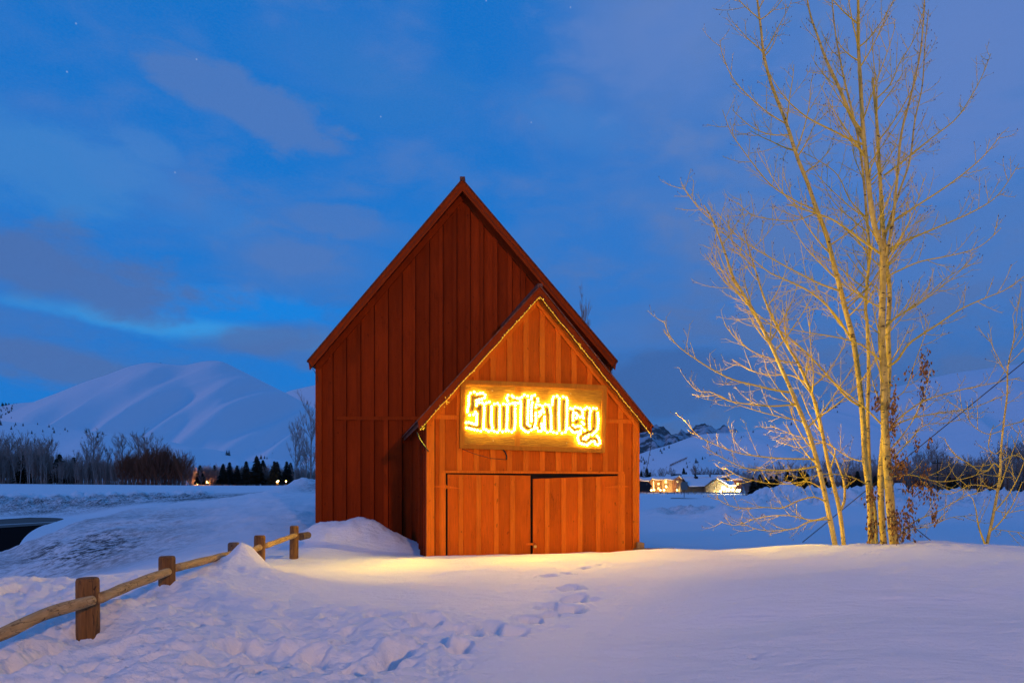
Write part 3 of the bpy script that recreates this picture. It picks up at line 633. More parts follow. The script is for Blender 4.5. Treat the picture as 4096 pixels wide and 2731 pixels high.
# dark strings hanging off both shed eaves
e1 = sw(-.27, ys, eave_s - .25); cord('light_string', [e1, e1 + Vector((.06, 0, -.15)), e1 + Vector((.15, .03, -.28)), e1 + Vector((.24, .1, -.42))], 'bundled dark cord hanging under the left eave of the small shed', r=.015)
e2 = sw(SW + .25, ys, eave_s - .27); cord('light_string', [e2, e2 + Vector((-.03, 0, -.3)), e2 + Vector((-.10, .05, -.7)), e2 + Vector((-.16, .2, -.95))], 'dark unlit light string hanging from the right eave of the small shed')
# loose wire and strap under the sign
w0 = [sl(*p, .06) for p in ((1848, 1795), (1900, 1815), (1960, 1832), (2024, 1838))]
cord('loose_wire', [sw(q[0], -.07, q[1]) for q in w0], 'thin loose wire sagging below the lit sign', 'wire', .005, False)
w1_ = [sl(*p, .06) for p in ((2012, 1798), (2021, 1810), (2026, 1824), (2025, 1838))]
cord('hanging_strap', [sw(q[0], -.08, q[1]) for q in w1_], 'short dark strap hanging from the underside of the lit sign', 'strap', .016, False)

# ------------------------------------------------------------------ the sign
def cs_(cx, cy, off=.13): return sl(1780 + cx * .29762, 1450 + cy * .29762, off)
sign = empty('lit_sign', sw(SW/2, -.10, 3.6)); sign.rotation_euler = (0, 0, TH_)
tag(sign, 'framed wooden sign reading Sun Valley in blackletter outlined with glowing bulbs', 'sign')
so = Vector((SW/2, -.10, 3.6))
def SP(cx, cy, y=-.13, off=.13): a = cs_(cx, cy, off); return Vector((a[0], y, a[1])) - so
def quad(name, pts, y0, y1, m, par):
    A = [SP(p[0], p[1], y0, -y0) for p in pts]; return MB().prism(A, (0, y1 - y0, 0)).build(name, m, par)
In = [(275,292),(2118,366),(2090,1152),(262,1095)]; Out = [(213,228),(2180,303),(2150,1212),(198,1150)]
quad('panel', [(275,292),(972,320),(968,1122),(262,1095)], -.10, -.07, M['ply'], sign)
quad('panel', [(978,320),(2118,366),(2090,1152),(974,1122)], -.10, -.07, M['ply'], sign)
quad('center_strip', [(948,322),(1015,326),(1005,1118),(940,1115)], -.118, -.102, M['frame'], sign)
for i in range(4):
    j = (i + 1) % 4; quad('frame', [Out[i], Out[j], In[j], In[i]], -.138, -.07, M['frame'], sign)
for c in ((640,375),(1695,412),(652,1048),(1640,1080)):
    p = SP(*c, -.10); MB().tube([p, p + Vector((0, -.012, 0))], [.016, .011], 8).build('screw', M['brass'], sign)
letters = [
 ('S', [([(375,450),(370,560),(352,655)],78), ([(400,478),(445,458),(500,450)],50), ([(435,625),(478,580),(474,700),(468,810),(468,875)],66), ([(300,838),(370,858),(440,868)],46)]),
 ('u', [([(582,575),(577,690),(575,800),(590,880)],60), ([(692,590),(688,700),(685,800),(688,890)],60)]),
 ('n', [([(792,595),(790,710),(787,810),(785,885)],58), ([(895,590),(893,690),(895,800),(888,885)],62)]),
 ('V', [([(868,478),(884,492)],58), ([(925,508),(985,512)],34), ([(1072,482),(1066,600),(1062,740),(1062,850),(1110,885)],66), ([(1110,885),(1172,868),(1190,780),(1186,680),(1192,560)],30), ([(1198,480),(1206,520)],54)]),
 ('a', [([(1245,628),(1275,612)],56), ([(1362,605),(1378,700),(1378,810),(1382,890)],60), ([(1325,700),(1275,755),(1256,830),(1270,890)],40)]),
 ('l', [([(1488,495),(1482,620),(1480,760),(1486,900)],64)]),
 ('l', [([(1594,505),(1590,640),(1588,780),(1584,900)],64)]),
 ('e', [([(1688,650),(1680,740),(1688,850),(1735,905),(1800,885)],44), ([(1750,640),(1800,650),(1812,690)],50), ([(1752,805),(1790,785)],72)]),
 ('y', [([(1910,640),(1897,760),(1902,880)],50), ([(2003,655),(2012,760),(2006,880),(1955,930)],60), ([(1955,930),(1870,955),(1815,1000),(1828,1050),(1900,1068),(1955,1020),(2020,1018),(2042,1065)],46)]),
]
def resample(pts, step):
    out = [Vector((*pts[0], 0))]; P_ = [Vector((*p, 0)) for p in pts]; acc = 0
    for i in range(len(P_) - 1):
        d = (P_[i+1] - P_[i]).length; n = max(1, round(d / step))
        for j in range(1, n + 1): out.append(P_[i].lerp(P_[i+1], j / n))
    return out
allst = [(resample(p, 10), w, li) for li, (_, ss_) in enumerate(letters) for p, w in ss_]
def inside(q, sc_=1.0):
    for pts, w, _ in allst:
        for p in pts:
            if (p - q).length < w * .5 * sc_: return True
    return False
bme = bpy.data.meshes.new('bulb'); bm = bmesh.new(); bmesh.ops.create_icosphere(bm, subdivisions=1, radius=.0280); bm.to_mesh(bme); bm.free(); bme.materials.append(M['bulb'])
for p in bme.polygons: p.use_smooth = True
placed = []; LO = []
for li, (ch, strokes) in enumerate(letters):
    mb = MB()
    for pts, w in strokes:
        rs = resample(pts, 9); m_ = .00171
        mb.tube([SP(p.x, p.y, -.135) for p in rs], w * .36 * m_, 6)
        for p in rs:
            for _ in range(11):
                a = random.uniform(0, 6.283); r0 = random.uniform(.0, .42) * w; ln = random.uniform(10, 22)
                q = Vector((p.x + math.cos(a) * r0, p.y + math.sin(a) * r0, 0)); b2 = random.uniform(0, 6.283)
                t_ = Vector((q.x + math.cos(b2)*ln, q.y + math.sin(b2)*ln, 0)); yy = -.135 - random.uniform(.01, .05)
                A = SP(q.x, q.y, yy); B = SP(t_.x, t_.y, yy - random.uniform(-.01, .02)); sd_ = Vector((math.sin(b2), 0, math.cos(b2))) * .0045
                mb.add([A - sd_, A + sd_, B], [(0, 1, 2)])
    lo = mb.build('letter', M['tinsel'], sign); lo['label'] = 'tinsel letter %s' % ch; LO.append(lo)
for li, (ch, strokes) in enumerate(letters):
    for pts, w in strokes:
        rs = resample(pts, 4); off = w * .5 + 15
        loop = []
        for s in (1, -1):
            seq = []
            for i, p in enumerate(rs):
                t_ = (rs[min(i+3, len(rs)-1)] - rs[max(i-3, 0)]).normalized(); nrm = Vector((-t_.y, t_.x, 0)) * s; seq.append(p + nrm * off)
            loop += seq if s > 0 else seq[::-1]
            e_, t_ = (rs[-1], (rs[-1] - rs[-4 if len(rs) > 4 else 0]).normalized()) if s > 0 else (rs[0], (rs[0] - rs[3 if len(rs) > 3 else -1]).normalized())
            loop += [e_ + (Vector((-t_.y, t_.x, 0)) * s * math.cos(q) + t_ * math.sin(q)) * off for q in np.linspace(.3, math.pi - .3, 6)]
        for c in loop:
            if inside(c, 1.22) or c.x < 272 or c.x > 2095 or c.y < 330 or c.y > 1140: continue
            if any((c - q).length < 33 for q in placed): continue
            placed.append(c.copy())
            o = bpy.data.objects.new('bulb', bme); COL.objects.link(o); o.parent = LO[li]; o.location = SP(c.x + random.uniform(-2, 2), c.y + random.uniform(-2, 2), -.150)
print('BULBS', len(placed))
# the bulbs throw their light forward: spot lamps sitting among them, shining out from the board
def bulb_light(cx_, cy_, e, aim, size, blend=.35):
    L = bpy.data.lights.new('bulb_light', 'SPOT'); L.energy = e; L.color = (1.0, .54, .03); L.spot_size = R(size); L.spot_blend = blend; L.shadow_soft_size = .0
    o = bpy.data.objects.new('bulb_light', L); COL.objects.link(o); o.parent = sign; o.location = SP(cx_, cy_, -.20)
    w_ = sw(*(SP(cx_, cy_, -.20) + so)); d = (Vector(aim) - w_); d.rotate(Matrix.Rotation(-TH_, 3, 'Z')); o.rotation_euler = d.to_track_quat('-Z', 'Y').to_euler()
for (cx_, cy_) in ((520, 620), (1000, 720), (1560, 720)):
    fw = sw(*(SP(cx_, cy_, -4) + so)); bulb_light(cx_, cy_, 265, (fw.x, fw.y, fw.z - .4), 176)
# the knots of bulbs at the two lower ends of the gable string shine sideways along the snow
def knot_light(lx, ly, lz, e, aim, size, blend=.8):
    L = bpy.data.lights.new('bulb_light', 'SPOT'); L.energy = e; L.color = (1.0, .63, .03); L.spot_size = R(size); L.spot_blend = blend; L.shadow_soft_size = .0
    o = bpy.data.objects.new('bulb_light', L); COL.objects.link(o); o.location = sw(lx, ly, lz); d = Vector(aim) - Vector(o.location); o.rotation_euler = d.to_track_quat('-Z', 'Y').to_euler(); return o
knot_light(SW - .05, -.45, eave_s - .24, 1150, (7.2, 14.0, 1.4), 120, .8)
knot_light(.12, -.50, eave_s - .24, 480, (-4.4, 13.2, -1.2), 120, .9)

# ------------------------------------------------------------------ street lamp added out of view behind the camera, warm fill on the barn fronts
slp = empty('added_street_lamp', (13, -25, -2.2)); tag(slp, 'added street lamp unseen behind the viewer, warm fill for the barn fronts', 'street lamp')
MB().tube([(0, 0, -.5), (0, 0, 9.4)], [.11, .07], 10).build('pole', M['signback'], slp, True); MB().tube([(0, 0, 9.3), (-.5, .9, 9.7), (-.9, 1.6, 9.75)], .045, 8).build('arm', M['signback'], slp, True)
MB().box(-1.15, -.70, 1.40, 2.1, 9.68, 9.84).build('lamp_head', M['signback'], slp); MB().box(-1.10, -.75, 1.45, 2.05, 9.63, 9.675).build('lamp_glass', M['lamp'], slp)
L = bpy.data.lights.new('street_fill_light', 'SPOT'); L.energy = 25000; L.color = (1.0, .50, .12); L.spot_size = R(150); L.spot_blend = .6; L.shadow_soft_size = .45
o = bpy.data.objects.new('street_fill_light', L); COL.objects.link(o); o.parent = slp; o.location = (-.92, 1.75, 9.55); o.rotation_euler = (R(76), 0, R(18))

# ------------------------------------------------------------------ log rail fence on the left
fence = empty('log_rail_fence', (-4.3, 9, -1.5)); tag(fence, 'log post and rail fence running back through the snow on the left', 'fence')
FO = Vector(fence.location)
posts = [(350, 2309, 2566, 6.4, .100, 'post'), (668, 2223, 2400, 8.4, .098, 'post'), (935, 2168, 2275, 10.9, .098, 'oldpost'), (1039, 2140, 2262, 12.1, .098, 'post'), (1177, 2102, 2235, 15.0, .095, 'post')]
PT = []
for i, (px, pt, pb, Y, r, m_) in enumerate(posts):
    c = P(px, pt, Y); b = c.z - (pb - pt) / F * Y - .4
    lean = (random.uniform(-.015, .015), random.uniform(-.01, .01))
    mb = MB(); zs_ = [b, b + .3, c.z - .5, c.z - .03, c.z - .006, c.z]; rr = [r*.97, r, r*.99, r*.98, r*.90, r*.78]
    if m_ == 'oldpost': rr[-3:] = [r*.92, r*.80, r*.62]
    mb.tube([(c.x + lean[0]*(c.z-z), c.y + lean[1]*(c.z-z), z) for z in zs_], rr, 20)
    mb.V = [(v[0] - FO.x, v[1] - FO.y, v[2] - FO.z) for v in mb.V]
    o = mb.build('post', M[m_], fence)
    o['label'] = ['nearest thick brown post', 'second post from the camera', 'weathered grey post', 'amber lit post in the snow', 'farthest post beside the snow mound'][i]
    PT.append(c)
rails = [[(-240, 2618, 5.1), (0, 2535, 5.45), (180, 2452, 5.9), (372, 2396, 6.34)], [(395, 2390, 6.5), (520, 2338, 7.3), (672, 2282, 8.36)], [(700, 2268, 8.55), (800, 2243, 9.4), (884, 2222, 10.3), (935, 2210, 10.85)],
         [(958, 2216, 11.0), (990, 2206, 11.6), (1040, 2184, 12.05)], [(1060, 2180, 12.3), (1110, 2162, 13.5), (1182, 2136, 14.9)]]
for i, rl in enumerate(rails):
    pts = [P(px, py + 3, Y - .10) for px, py, Y in rl]; n = 14; sm = []
    for k in range(n + 1):
        u = k / n * (len(pts) - 1); j = min(int(u), len(pts) - 2); f = u - j
        p0, p1, p2, p3 = pts[max(j-1, 0)], pts[j], pts[j+1], pts[min(j+2, len(pts)-1)]
        sm.append(.5 * ((2*p1) + (p2 - p0)*f + (2*p0 - 5*p1 + 4*p2 - p3)*f*f + (3*p1 - p0 - 3*p2 + p3)*f**3) - FO)
    MB().tube(sm, [(.052 + .003 * math.sin(k * 1.3 + i)) * (1 if 0 < k < n else .86) for k in range(n + 1)], 14).build('rail', M['rail'], fence, True)
cst = P(1212, 2143, 15.3) - FO
MB().tube([cst + Vector((0, -.18, 0)), cst + Vector((.02, .30, 0))], [.085, .08], 12).build('rail_stub', M['oldpost'], fence)
# square block beside the shed
bl = P(2561, 2170, 16.2); tag(MB().prism([(-.075, -.07, -.7), (.085, -.07, -.7), (.085, -.07, .0), (.0, -.07, .015), (-.075, -.07, .01)], (0, .15, 0)).build('wooden_block', M['rail'], None, False, bl), 'short squared timber block standing in snow at the right corner of the shed', 'block')
pl_ = P(2612, 2192, 16.0); tag(MB().box(-.45, .5, -.06, .06, -.06, .0).build('buried_plank', M['post'], None, False, pl_), 'dark plank lying half buried in snow right of the shed', 'plank')

# ------------------------------------------------------------------ hero aspen clump
def rv3(a=1.0): return Vector((random.gauss(0, a), random.gauss(0, a), random.gauss(0, a)))
def spline(pts, n):
    out = []
    for k in range(n + 1):
        u = k / n * (len(pts) - 1); j = min(int(u), len(pts) - 2); f = u - j
        p0, p1, p2, p3 = pts[max(j-1, 0)], pts[j], pts[j+1], pts[min(j+2, len(pts)-1)]
        out.append(.5 * ((2*p1) + (p2 - p0)*f + (2*p0 - 5*p1 + 4*p2 - p3)*f*f + (3*p1 - p0 - 3*p2 + p3)*f**3))
    return out
def grow(start, d, length, n, up=.25, wig=.10):
    pts = [start.copy()]; d = d.normalized(); s = length / n
    for i in range(n):
        d = (d + Vector((0, 0, up / n)) + rv3(wig) * .5).normalized(); pts.append(pts[-1] + d * s)
    return pts
def side_dir(t, spread):
    o = t.orthogonal().normalized(); q = random.uniform(0, 6.283); o = Matrix.Rotation(q, 3, t) @ o
    o.y *= .7
    return (t * math.cos(spread) + o.normalized() * math.sin(spread)).normalized()
def twigs(mb, path, dens, lmin, lmax, up, buds=None, t0=.12, level=1, rbase=.0068):
    L = sum((path[i+1] - path[i]).length for i in range(len(path) - 1)); n = max(2, int(L * dens))
    for k in range(n):
        u = t0 + (1 - t0) * (k + random.random()) / n; q = u * (len(path) - 1); j = min(int(q), len(path) - 2)
        p = path[j].lerp(path[j+1], q - j); t = (path[j+1] - path[j]).normalized()
        ln = random.uniform(lmin, lmax) * (1.1 - .55 * u)
        d = side_dir(t, R(random.uniform(28, 62))); nseg = 6 if level == 1 else 3
        pp = grow(p, d, ln, nseg, up * random.uniform(.5, 1.5), .055)
        mb.tube(pp, [rbase * (1 - .55 * i / nseg) for i in range(nseg + 1)], 4 if level == 1 else 3, False)
        if level == 1: twigs(mb, pp, 9.0, .06, .30, .25, buds, .2, 2, rbase * .62)
        elif buds is not None and random.random() < .35:
            e = pp[-1]; buds.tube([e, e + Vector((0, 0, .02)) + rv3(.006)], [.010, .004], 3)
def stem_tree(label, stem, Y, r0, r1, branches=(), forks=(), extra=0, tw=4.7, dY=0, ex_t=(.35, 1.0), sides=12):
    """stem: traced line; branches: (trace, r, dy) real limbs; forks: (trace, r0, r1, dy)"""
    base = P(stem[0][0], stem[0][1], Y); root = empty('aspen_tree', base); tag(root, label, 'tree', 'aspen clump right of the shed')
    w = lambda mb: [tuple(Vector(v) - base) for v in mb.V]
    def trace(tr, Ya, dy): n = len(tr); return [P(a, b, Ya + dy * i / (n - 1)) for i, (a, b) in enumerate(tr)]
    tp = trace(stem, Y, dY); tp = [tp[0] - Vector((0, 0, .35))] + tp
    sm = spline(tp, 46); L = len(sm) - 1
    rad = [r0 * (1 - i/L)**.75 + r1 * (1 - (1 - i/L)**.75) for i in range(L + 1)]; rad[0] *= 1.25; rad[1] *= 1.15; rad[2] *= 1.06
    rad = [q * .88 * (1 + .035 * math.sin(i * 2.3)) for i, q in enumerate(rad)]
    mb = MB().tube(sm, rad, sides); mb.V = w(mb); mb.build('trunk', M['bark'], root, True)
    bud = MB()
    def limb(path, ra, rb, dens, name='branch'):
        ra *= 1.08; mb = MB().tube(path, [ra + (rb - ra) * (i / (len(path) - 1))**.8 for i in range(len(path))], 7)
        twigs(mb, path, dens, .25, .95, .55, bud); mb.V = w(mb); mb.build(name, M['twig'] if ra < .03 else M['bark'], root, True)
    for tr, ra, rb, dy, Ya in forks: limb(spline(trace(tr, Ya, dy), 26), ra, rb, tw, 'fork')
    for tr, ra, dy, Ya in branches: limb(spline(trace(tr, Ya, dy), 20), ra, .006, tw)
    for k in range(extra):
        u = random.uniform(*ex_t); q = u * (len(sm) - 1); j = min(int(q), len(sm) - 2); p = sm[j].lerp(sm[j+1], q - j)
        a = random.uniform(0, 6.283); d = Vector((math.cos(a), math.sin(a) * .8, random.uniform(.5, 1.0))); ln = random.uniform(.9, 2.3) * (1.15 - .5 * u)
        limb(grow(p, d, ln, 12, .75, .07), min(.016, rad[j] * .5), .005, tw)
    if r1 > .01: pass
    twb = MB(); twigs(twb, sm[len(sm)//2:], 1.6, .2, .6, .5, bud); twb.V = w(twb); twb.build('twigs', M['twig'], root)['kind'] = 'stuff'
    if bud.V: bud.V = w(bud); bud.build('buds', M['bud'], root)['kind'] = 'stuff'
    return root
S1 = [(3343,2195),(3314,2046),(3281,1892),(3237,1738),(3193,1628),(3156,1540),(3090,1393),(3039,1291),(2995,1210),(2932,1107),(2895,995),(2850,880),(2815,820)]
L5 = [(3156,1569),(3090,1558),(3017,1540),(2943,1522),(2870,1489),(2797,1445),(2723,1393),(2679,1342),(2656,1283)]
L6 = [(3180,1617),(3090,1624),(3002,1617),(2914,1602),(2848,1569),(2789,1562),(2753,1525)]
L7 = [(3273,1863),(3193,1877),(3105,1881),(3017,1877),(2958,1863),(2870,1819),(2811,1782)]
L8 = [(3262,1835),(3127,1833),(3017,1822),(2943,1808),(2855,1775),(2789,1738),(2738,1679)]
L9 = [(3312,2012),(3259,1987),(3193,2002),(3127,2031),(3061,2028),(2973,2031),(2907,2017),(2855,1980)]
L10 = [(3318,2062),(3250,2080),(3165,2062),(3090,2062),(3017,2076),(2943,2100),(2880,2085)]
L11 = [(3318,2075),(3237,2085),(3180,2112),(3090,2122),(3017,2112),(2958,2085)]
L12 = [(3252,1760),(3220,1692),(3127,1668),(3040,1646),(2943,1613),(2870,1577)]
L12b = [(3300,1960),(3230,1925),(3160,1935),(3060,1930),(2960,1905),(2900,1870)]
stem_tree('slim leftmost aspen stem leaning left with long low branches', S1, 14.2, .062, .012,
          [(L5, .022, -.7, 14.2), (L6, .018, .5, 14.2), (L7, .02, -.9, 14.2), (L8, .017, .8, 14.2), (L9, .017, -.8, 14.2), (L10, .014, .6, 14.2), (L11, .016, -.5, 14.2), (L12, .015, .4, 14.2), (L12b, .012, 1.0, 14.2)], extra=16, ex_t=(.2, 1.0))
S2 = [(3376,2185),(3358,2039),(3332,1929),(3310,1841),(3288,1723),(3262,1613),(3229,1533),(3193,1452),(3156,1393),(3090,1269),(3050,1173),(3028,1100),(3000,1010),(2975,920)]
S2b = [(3358,2045),(3378,2002),(3376,1929),(3354,1863),(3339,1826),(3300,1780),(3280,1700)]
stem_tree('second slim aspen stem from the left forked low above the snow', S2, 14.6, .052, .010,
          [([(3320,1880),(3340,1800),(3290,1770),(3200,1790),(3130,1770)], .016, .6, 14.6), ([(3229,1533),(3160,1500),(3080,1500),(3000,1480),(2930,1440)], .014, .7, 14.6),
           ([(3193,1452),(3110,1440),(3020,1410),(2950,1360),(2900,1300)], .014, -.5, 14.6)], [(S2b, .030, .010, .5, 14.6)], extra=15, ex_t=(.25, 1.0))
S3 = [(3486,2190),(3482,2053),(3475,1943),(3460,1833),(3453,1687),(3435,1511),(3413,1357),(3383,1245),(3363,1160),(3330,1036),(3305,937),(3263,829),(3230,730),(3189,630),(3147,497),(3089,348),(3056,224),(3044,116),(3031,17),(3020,-120)]
L1 = [(3449,1628),(3391,1591),(3339,1533),(3273,1459),(3207,1393),(3127,1327),(3060,1280),(2985,1215),(2920,1120)]
L2 = [(3420,1385),(3370,1300),(3310,1225),(3237,1165),(3134,1115),(3070,1085),(2982,1011),(2900,937),(2841,880)]
L2b = [(3365,1165),(3280,1135),(3190,1090),(3098,1040),(2990,975),(2920,915),(2870,850)]
L13 = [(3300,930),(3263,846),(3197,812),(3114,763),(3065,721),(3006,647),(2957,580),(2924,530),(2890,440)]
L14 = [(3147,497),(3070,450),(2990,380),(2930,310),(2890,220),(2880,160)]
L15 = [(3160,540),(3080,538),(3010,510),(2960,470),(2930,440)]
stem_tree('tall aspen stem left of the thickest trunk sweeping up to the left', S3, 14.8, .078, .016,
          [(L1, .026, -.9, 14.8), (L2, .026, .5, 14.8), (L2b, .020, -.6, 14.8), (L13, .018, .5, 14.8), (L14, .014, -.4, 14.8), (L15, .012, .5, 14.8),
           ([(3270,850),(3190,880),(3110,880),(3010,860),(2950,810)], .013, -.7, 14.8), ([(3475,1850),(3400,1830),(3300,1770),(3180,1740),(3080,1700)], .014, 1.0, 14.8), ([(3475,1940),(3400,1905),(3300,1895),(3220,1910),(3150,1900)], .012, -1, 14.8)], extra=24, ex_t=(.35, 1.0))
S4 = [(3504,2170),(3500,2050),(3482,1943),(3475,1797),(3471,1650),(3475,1467),(3468,1283),(3462,1243),(3467,1144),(3479,1011),(3467,870),(3458,746),(3438,580),(3410,450),(3380,332),(3363,250),(3340,120),(3325,-40)]
stem_tree('thin aspen stem rising straight just left of the thickest trunk', S4, 15.2, .052, .012,
          [([(3460,1150),(3420,1125),(3370,1080),(3310,1035),(3250,1000)], .016, .8, 15.2), ([(3462,1240),(3400,1235),(3330,1190),(3270,1160)], .014, -.8, 15.2), ([(3465,870),(3400,800),(3350,700),(3270,640),(3190,600)], .014, .8, 15.2)], extra=18, ex_t=(.45, 1.0))
S5 = [(3536,2190),(3526,2053),(3523,1907),(3530,1800),(3546,1640),(3556,1467),(3552,1320),(3559,1173),(3549,1080),(3533,912),(3520,705),(3508,497),(3493,335),(3491,312)]
R3 = [(3540,700),(3600,655),(3661,605),(3744,539),(3827,473),(3893,373),(3935,290),(3964,215)]
stem_tree('aspen stem with a snapped top close behind the thickest trunk', S5, 14.9, .080, .022,
          [(R3, .022, .9, 14.9), ([(3545,1300),(3600,1260),(3700,1190),(3790,1110),(3880,1060)], .018, .9, 14.9), ([(3500,400),(3560,340),(3600,250),(3660,150),(3700,20)], .016, .5, 14.9), ([(3525,1860),(3560,1800),(3640,1700),(3700,1570),(3720,1480)], .016, .5, 14.9)], extra=9, ex_t=(.4, .95))
S6 = [(3580,2205),(3567,2090),(3556,1943),(3548,1833),(3541,1723),(3537,1613),(3534,1467),(3526,1357),(3530,1210),(3532,1100),(3529,995),(3504,928),(3483,812),(3467,663),(3454,539),(3442,332),(3433,166),(3433,0),(3430,-200)]
F1 = [(3456,560),(3404,464),(3355,348),(3305,240),(3272,149),(3239,50),(3215,-90)]
F2 = [(3532,1050),(3550,1000),(3572,880),(3590,700),(3605,539),(3640,398),(3678,232),(3694,83),(3700,-80)]
F3 = [(3528,980),(3560,880),(3600,760),(3640,640),(3660,480),(3690,340),(3700,180),(3715,40)]
R1 = [(3540,930),(3580,880),(3645,837),(3786,746),(3893,663),(3960,597),(4010,530)]
R2 = [(3535,1007),(3645,953),(3744,912),(3893,846),(3993,779),(4076,655)]
R4 = [(3545,1470),(3590,1440),(3640,1371),(3750,1298),(3838,1239),(3933,1195),(4021,1159),(4110,1095)]
R5 = [(3545,1300),(3590,1265),(3662,1225),(3750,1159),(3823,1100),(3900,1020)]
R6 = [(3560,1720),(3589,1679),(3677,1613),(3750,1584),(3860,1555),(3970,1533),(4080,1510)]
R7 = [(3560,1720),(3596,1692),(3677,1665),(3794,1646),(3897,1628),(4043,1569)]
R8 = [(3540,1110),(3600,1080),(3686,1045),(3811,1020),(3918,987),(4005,912)]
L3 = [(3522,1015),(3437,953),(3371,904),(3313,870),(3240,846),(3170,812),(3110,740),(3060,660)]
L4 = [(3458,580),(3396,555),(3330,522),(3247,481),(3189,439),(3139,390),(3089,315),(3050,250)]
L16 = [(3530,1450),(3457,1386),(3383,1357),(3310,1342),(3237,1331),(3156,1316),(3080,1310)]
L17 = [(3540,1710),(3457,1628),(3383,1569),(3310,1511),(3220,1470),(3130,1450)]
L18 = [(3455,640),(3390,600),(3300,640),(3230,560),(3170,480),(3110,440)]
stem_tree('thickest aspen trunk of the clump with scarred pale bark', S6, 14.0, .104, .020,
          [(R1, .024, -.5, 14.0), (R2, .024, .5, 14.0), (R4, .026, -.6, 14.0), (R5, .018, .7, 14.0), (R6, .018, -.7, 14.0), (R7, .018, .6, 14.0), (R8, .018, -.6, 14.0), (L3, .024, -.6, 14.0), (L4, .022, .5, 14.0), (L16, .018, -.5, 14.0), (L17, .018, .6, 14.0),
           ([(3575,1830),(3640,1760),(3700,1700),(3790,1690),(3900,1660)], .013, .8, 14.0), ([(3570,1905),(3650,1900),(3750,1925),(3850,1915),(3960,1880)], .013, -.6, 14.0), ([(3590,2150),(3650,2090),(3760,2040),(3860,1985),(3910,1975)], .012, -.8, 14.0),
           ([(3590,2190),(3640,2120),(3720,2105),(3800,2070),(3900,2060)], .008, .6, 14.0), ([(3560,1600),(3620,1560),(3660,1450),(3700,1340),(3720,1280)], .010, -.4, 14.0)],
          [(F1, .040, .014, .7, 14.0), (F2, .036, .010, -.6, 14.0), (F3, .028, .008, .9, 14.0)], extra=32, ex_t=(.3, 1.0), sides=16)
SP_ = [(3948,2180),(3970,2075),(3992,1958),(4003,1870),(4003,1819),(4014,1701),(4029,1577),(4032,1467),(4058,1342),(4051,1261)]
sap = stem_tree('thin crooked sapling with round buds at the right edge', SP_, 13.6, .036, .006,
          [([(4001,1870),(3975,1852),(3955,1878),(3915,1880),(3870,1850),(3820,1820),(3780,1760)], .014, -.4, 13.6), ([(3990,1960),(3950,1945),(3880,1940),(3800,1975),(3700,1960)], .010, .5, 13.6),
           ([(4012,1705),(4050,1695),(4096,1680),(4150,1640)], .010, 0, 13.6), ([(4005,1800),(3980,1815),(3955,1790),(3960,1740),(3975,1700)], .007, .3, 13.6), ([(4012,1720),(3950,1735),(3890,1700),(3860,1650),(3800,1610)], .008, -.3, 13.6),
           ([(3985,2040),(4030,2050),(4096,2040),(4180,2060)], .008, 0, 13.6), ([(3965,2110),(4010,2120),(4090,2130),(4150,2150)], .006, .3, 13.6), ([(4000,1850),(4060,1820),(4110,1850),(4160,1900)], .010, .3, 13.6)],
          [([(3940,2175),(3915,2105),(3904,2039),(3890,1990)], .020, .006, .2, 13.6)], extra=7, tw=3.4, ex_t=(.15, .95), sides=10)
sap['group'] = 'thin trees at the right edge'
# dead leaf clusters caught in the clump
lf = MB()
def cluster(px, py, rx, ry, n, Y):
    for _ in range(int(n * .7)):
        a = random.gauss(0, .45); b = random.gauss(0, .45); c = P(px + a*rx, py + b*ry, Y + random.uniform(-.3, .1))
        L_ = random.uniform(.05, .11); d = Vector((random.gauss(0, .35), random.gauss(0, .35), -1)).normalized(); w_ = d.orthogonal().normalized(); w_ = Matrix.Rotation(random.uniform(0, 6.28), 3, d) @ w_
        w_ = w_ * L_ * random.uniform(.16, .32); nrm = d.cross(w_).normalized() * .012
        lf.add([c, c + d*L_*.5 + w_, c + d*L_, c + d*L_*.5 - w_, c + d*L_*.5 + nrm], [(0, 1, 4), (1, 2, 4), (2, 3, 4), (3, 0, 4)])
for a in [(3605,2105,85,90,330,13.75), (3570,2060,30,50,60,13.8), (3488,2105,26,70,110,14.6), (3490,1975,40,50,100,14.6), (3598,1860,50,60,220,13.8), (3572,1660,22,170,230,13.85), (3690,1580,16,60,60,13.9), (3700,1470,30,90,130,13.8),
          (3665,1780,22,50,35,13.8), (3672,1950,60,50,110,13.8), (3720,1970,40,40,50,13.8), (3645,2015,22,40,40,13.8), (3740,2050,20,70,55,13.5), (3505,1610,20,60,50,14.0), (3715,1765,14,30,22,13.7), (3640,1480,25,30,16,13.8),(3700,1890,30,40,40,13.8)]: cluster(*a)
lo = Vector((5.5+2, 13.8, -1.0)); lf.V = [tuple(Vector(v) - lo) for v in lf.V]; tag(lf.build('dead_leaves', M['leaf'], None, False, lo), 'clusters of curled dead brown leaves clinging to the aspen clump', 'leaves', kind='stuff')
# guy wires
def wire(a, b, label, r=.012): t = MB().tube([(0, 0, 0), b - a], r, 5).build('guy_wire', M['pole'], None, True, a); return tag(t, label, 'cable')
wire(P(3210, 2168, 17.5), P(4250, 1322, 13.5), 'long straight dark guy wire running up to the right behind the aspens', .010)
wire(P(3640, 2095, 15.5), P(3722, 2160, 14.8), 'short dark stay wire leaning right at the foot of the aspens', .010)

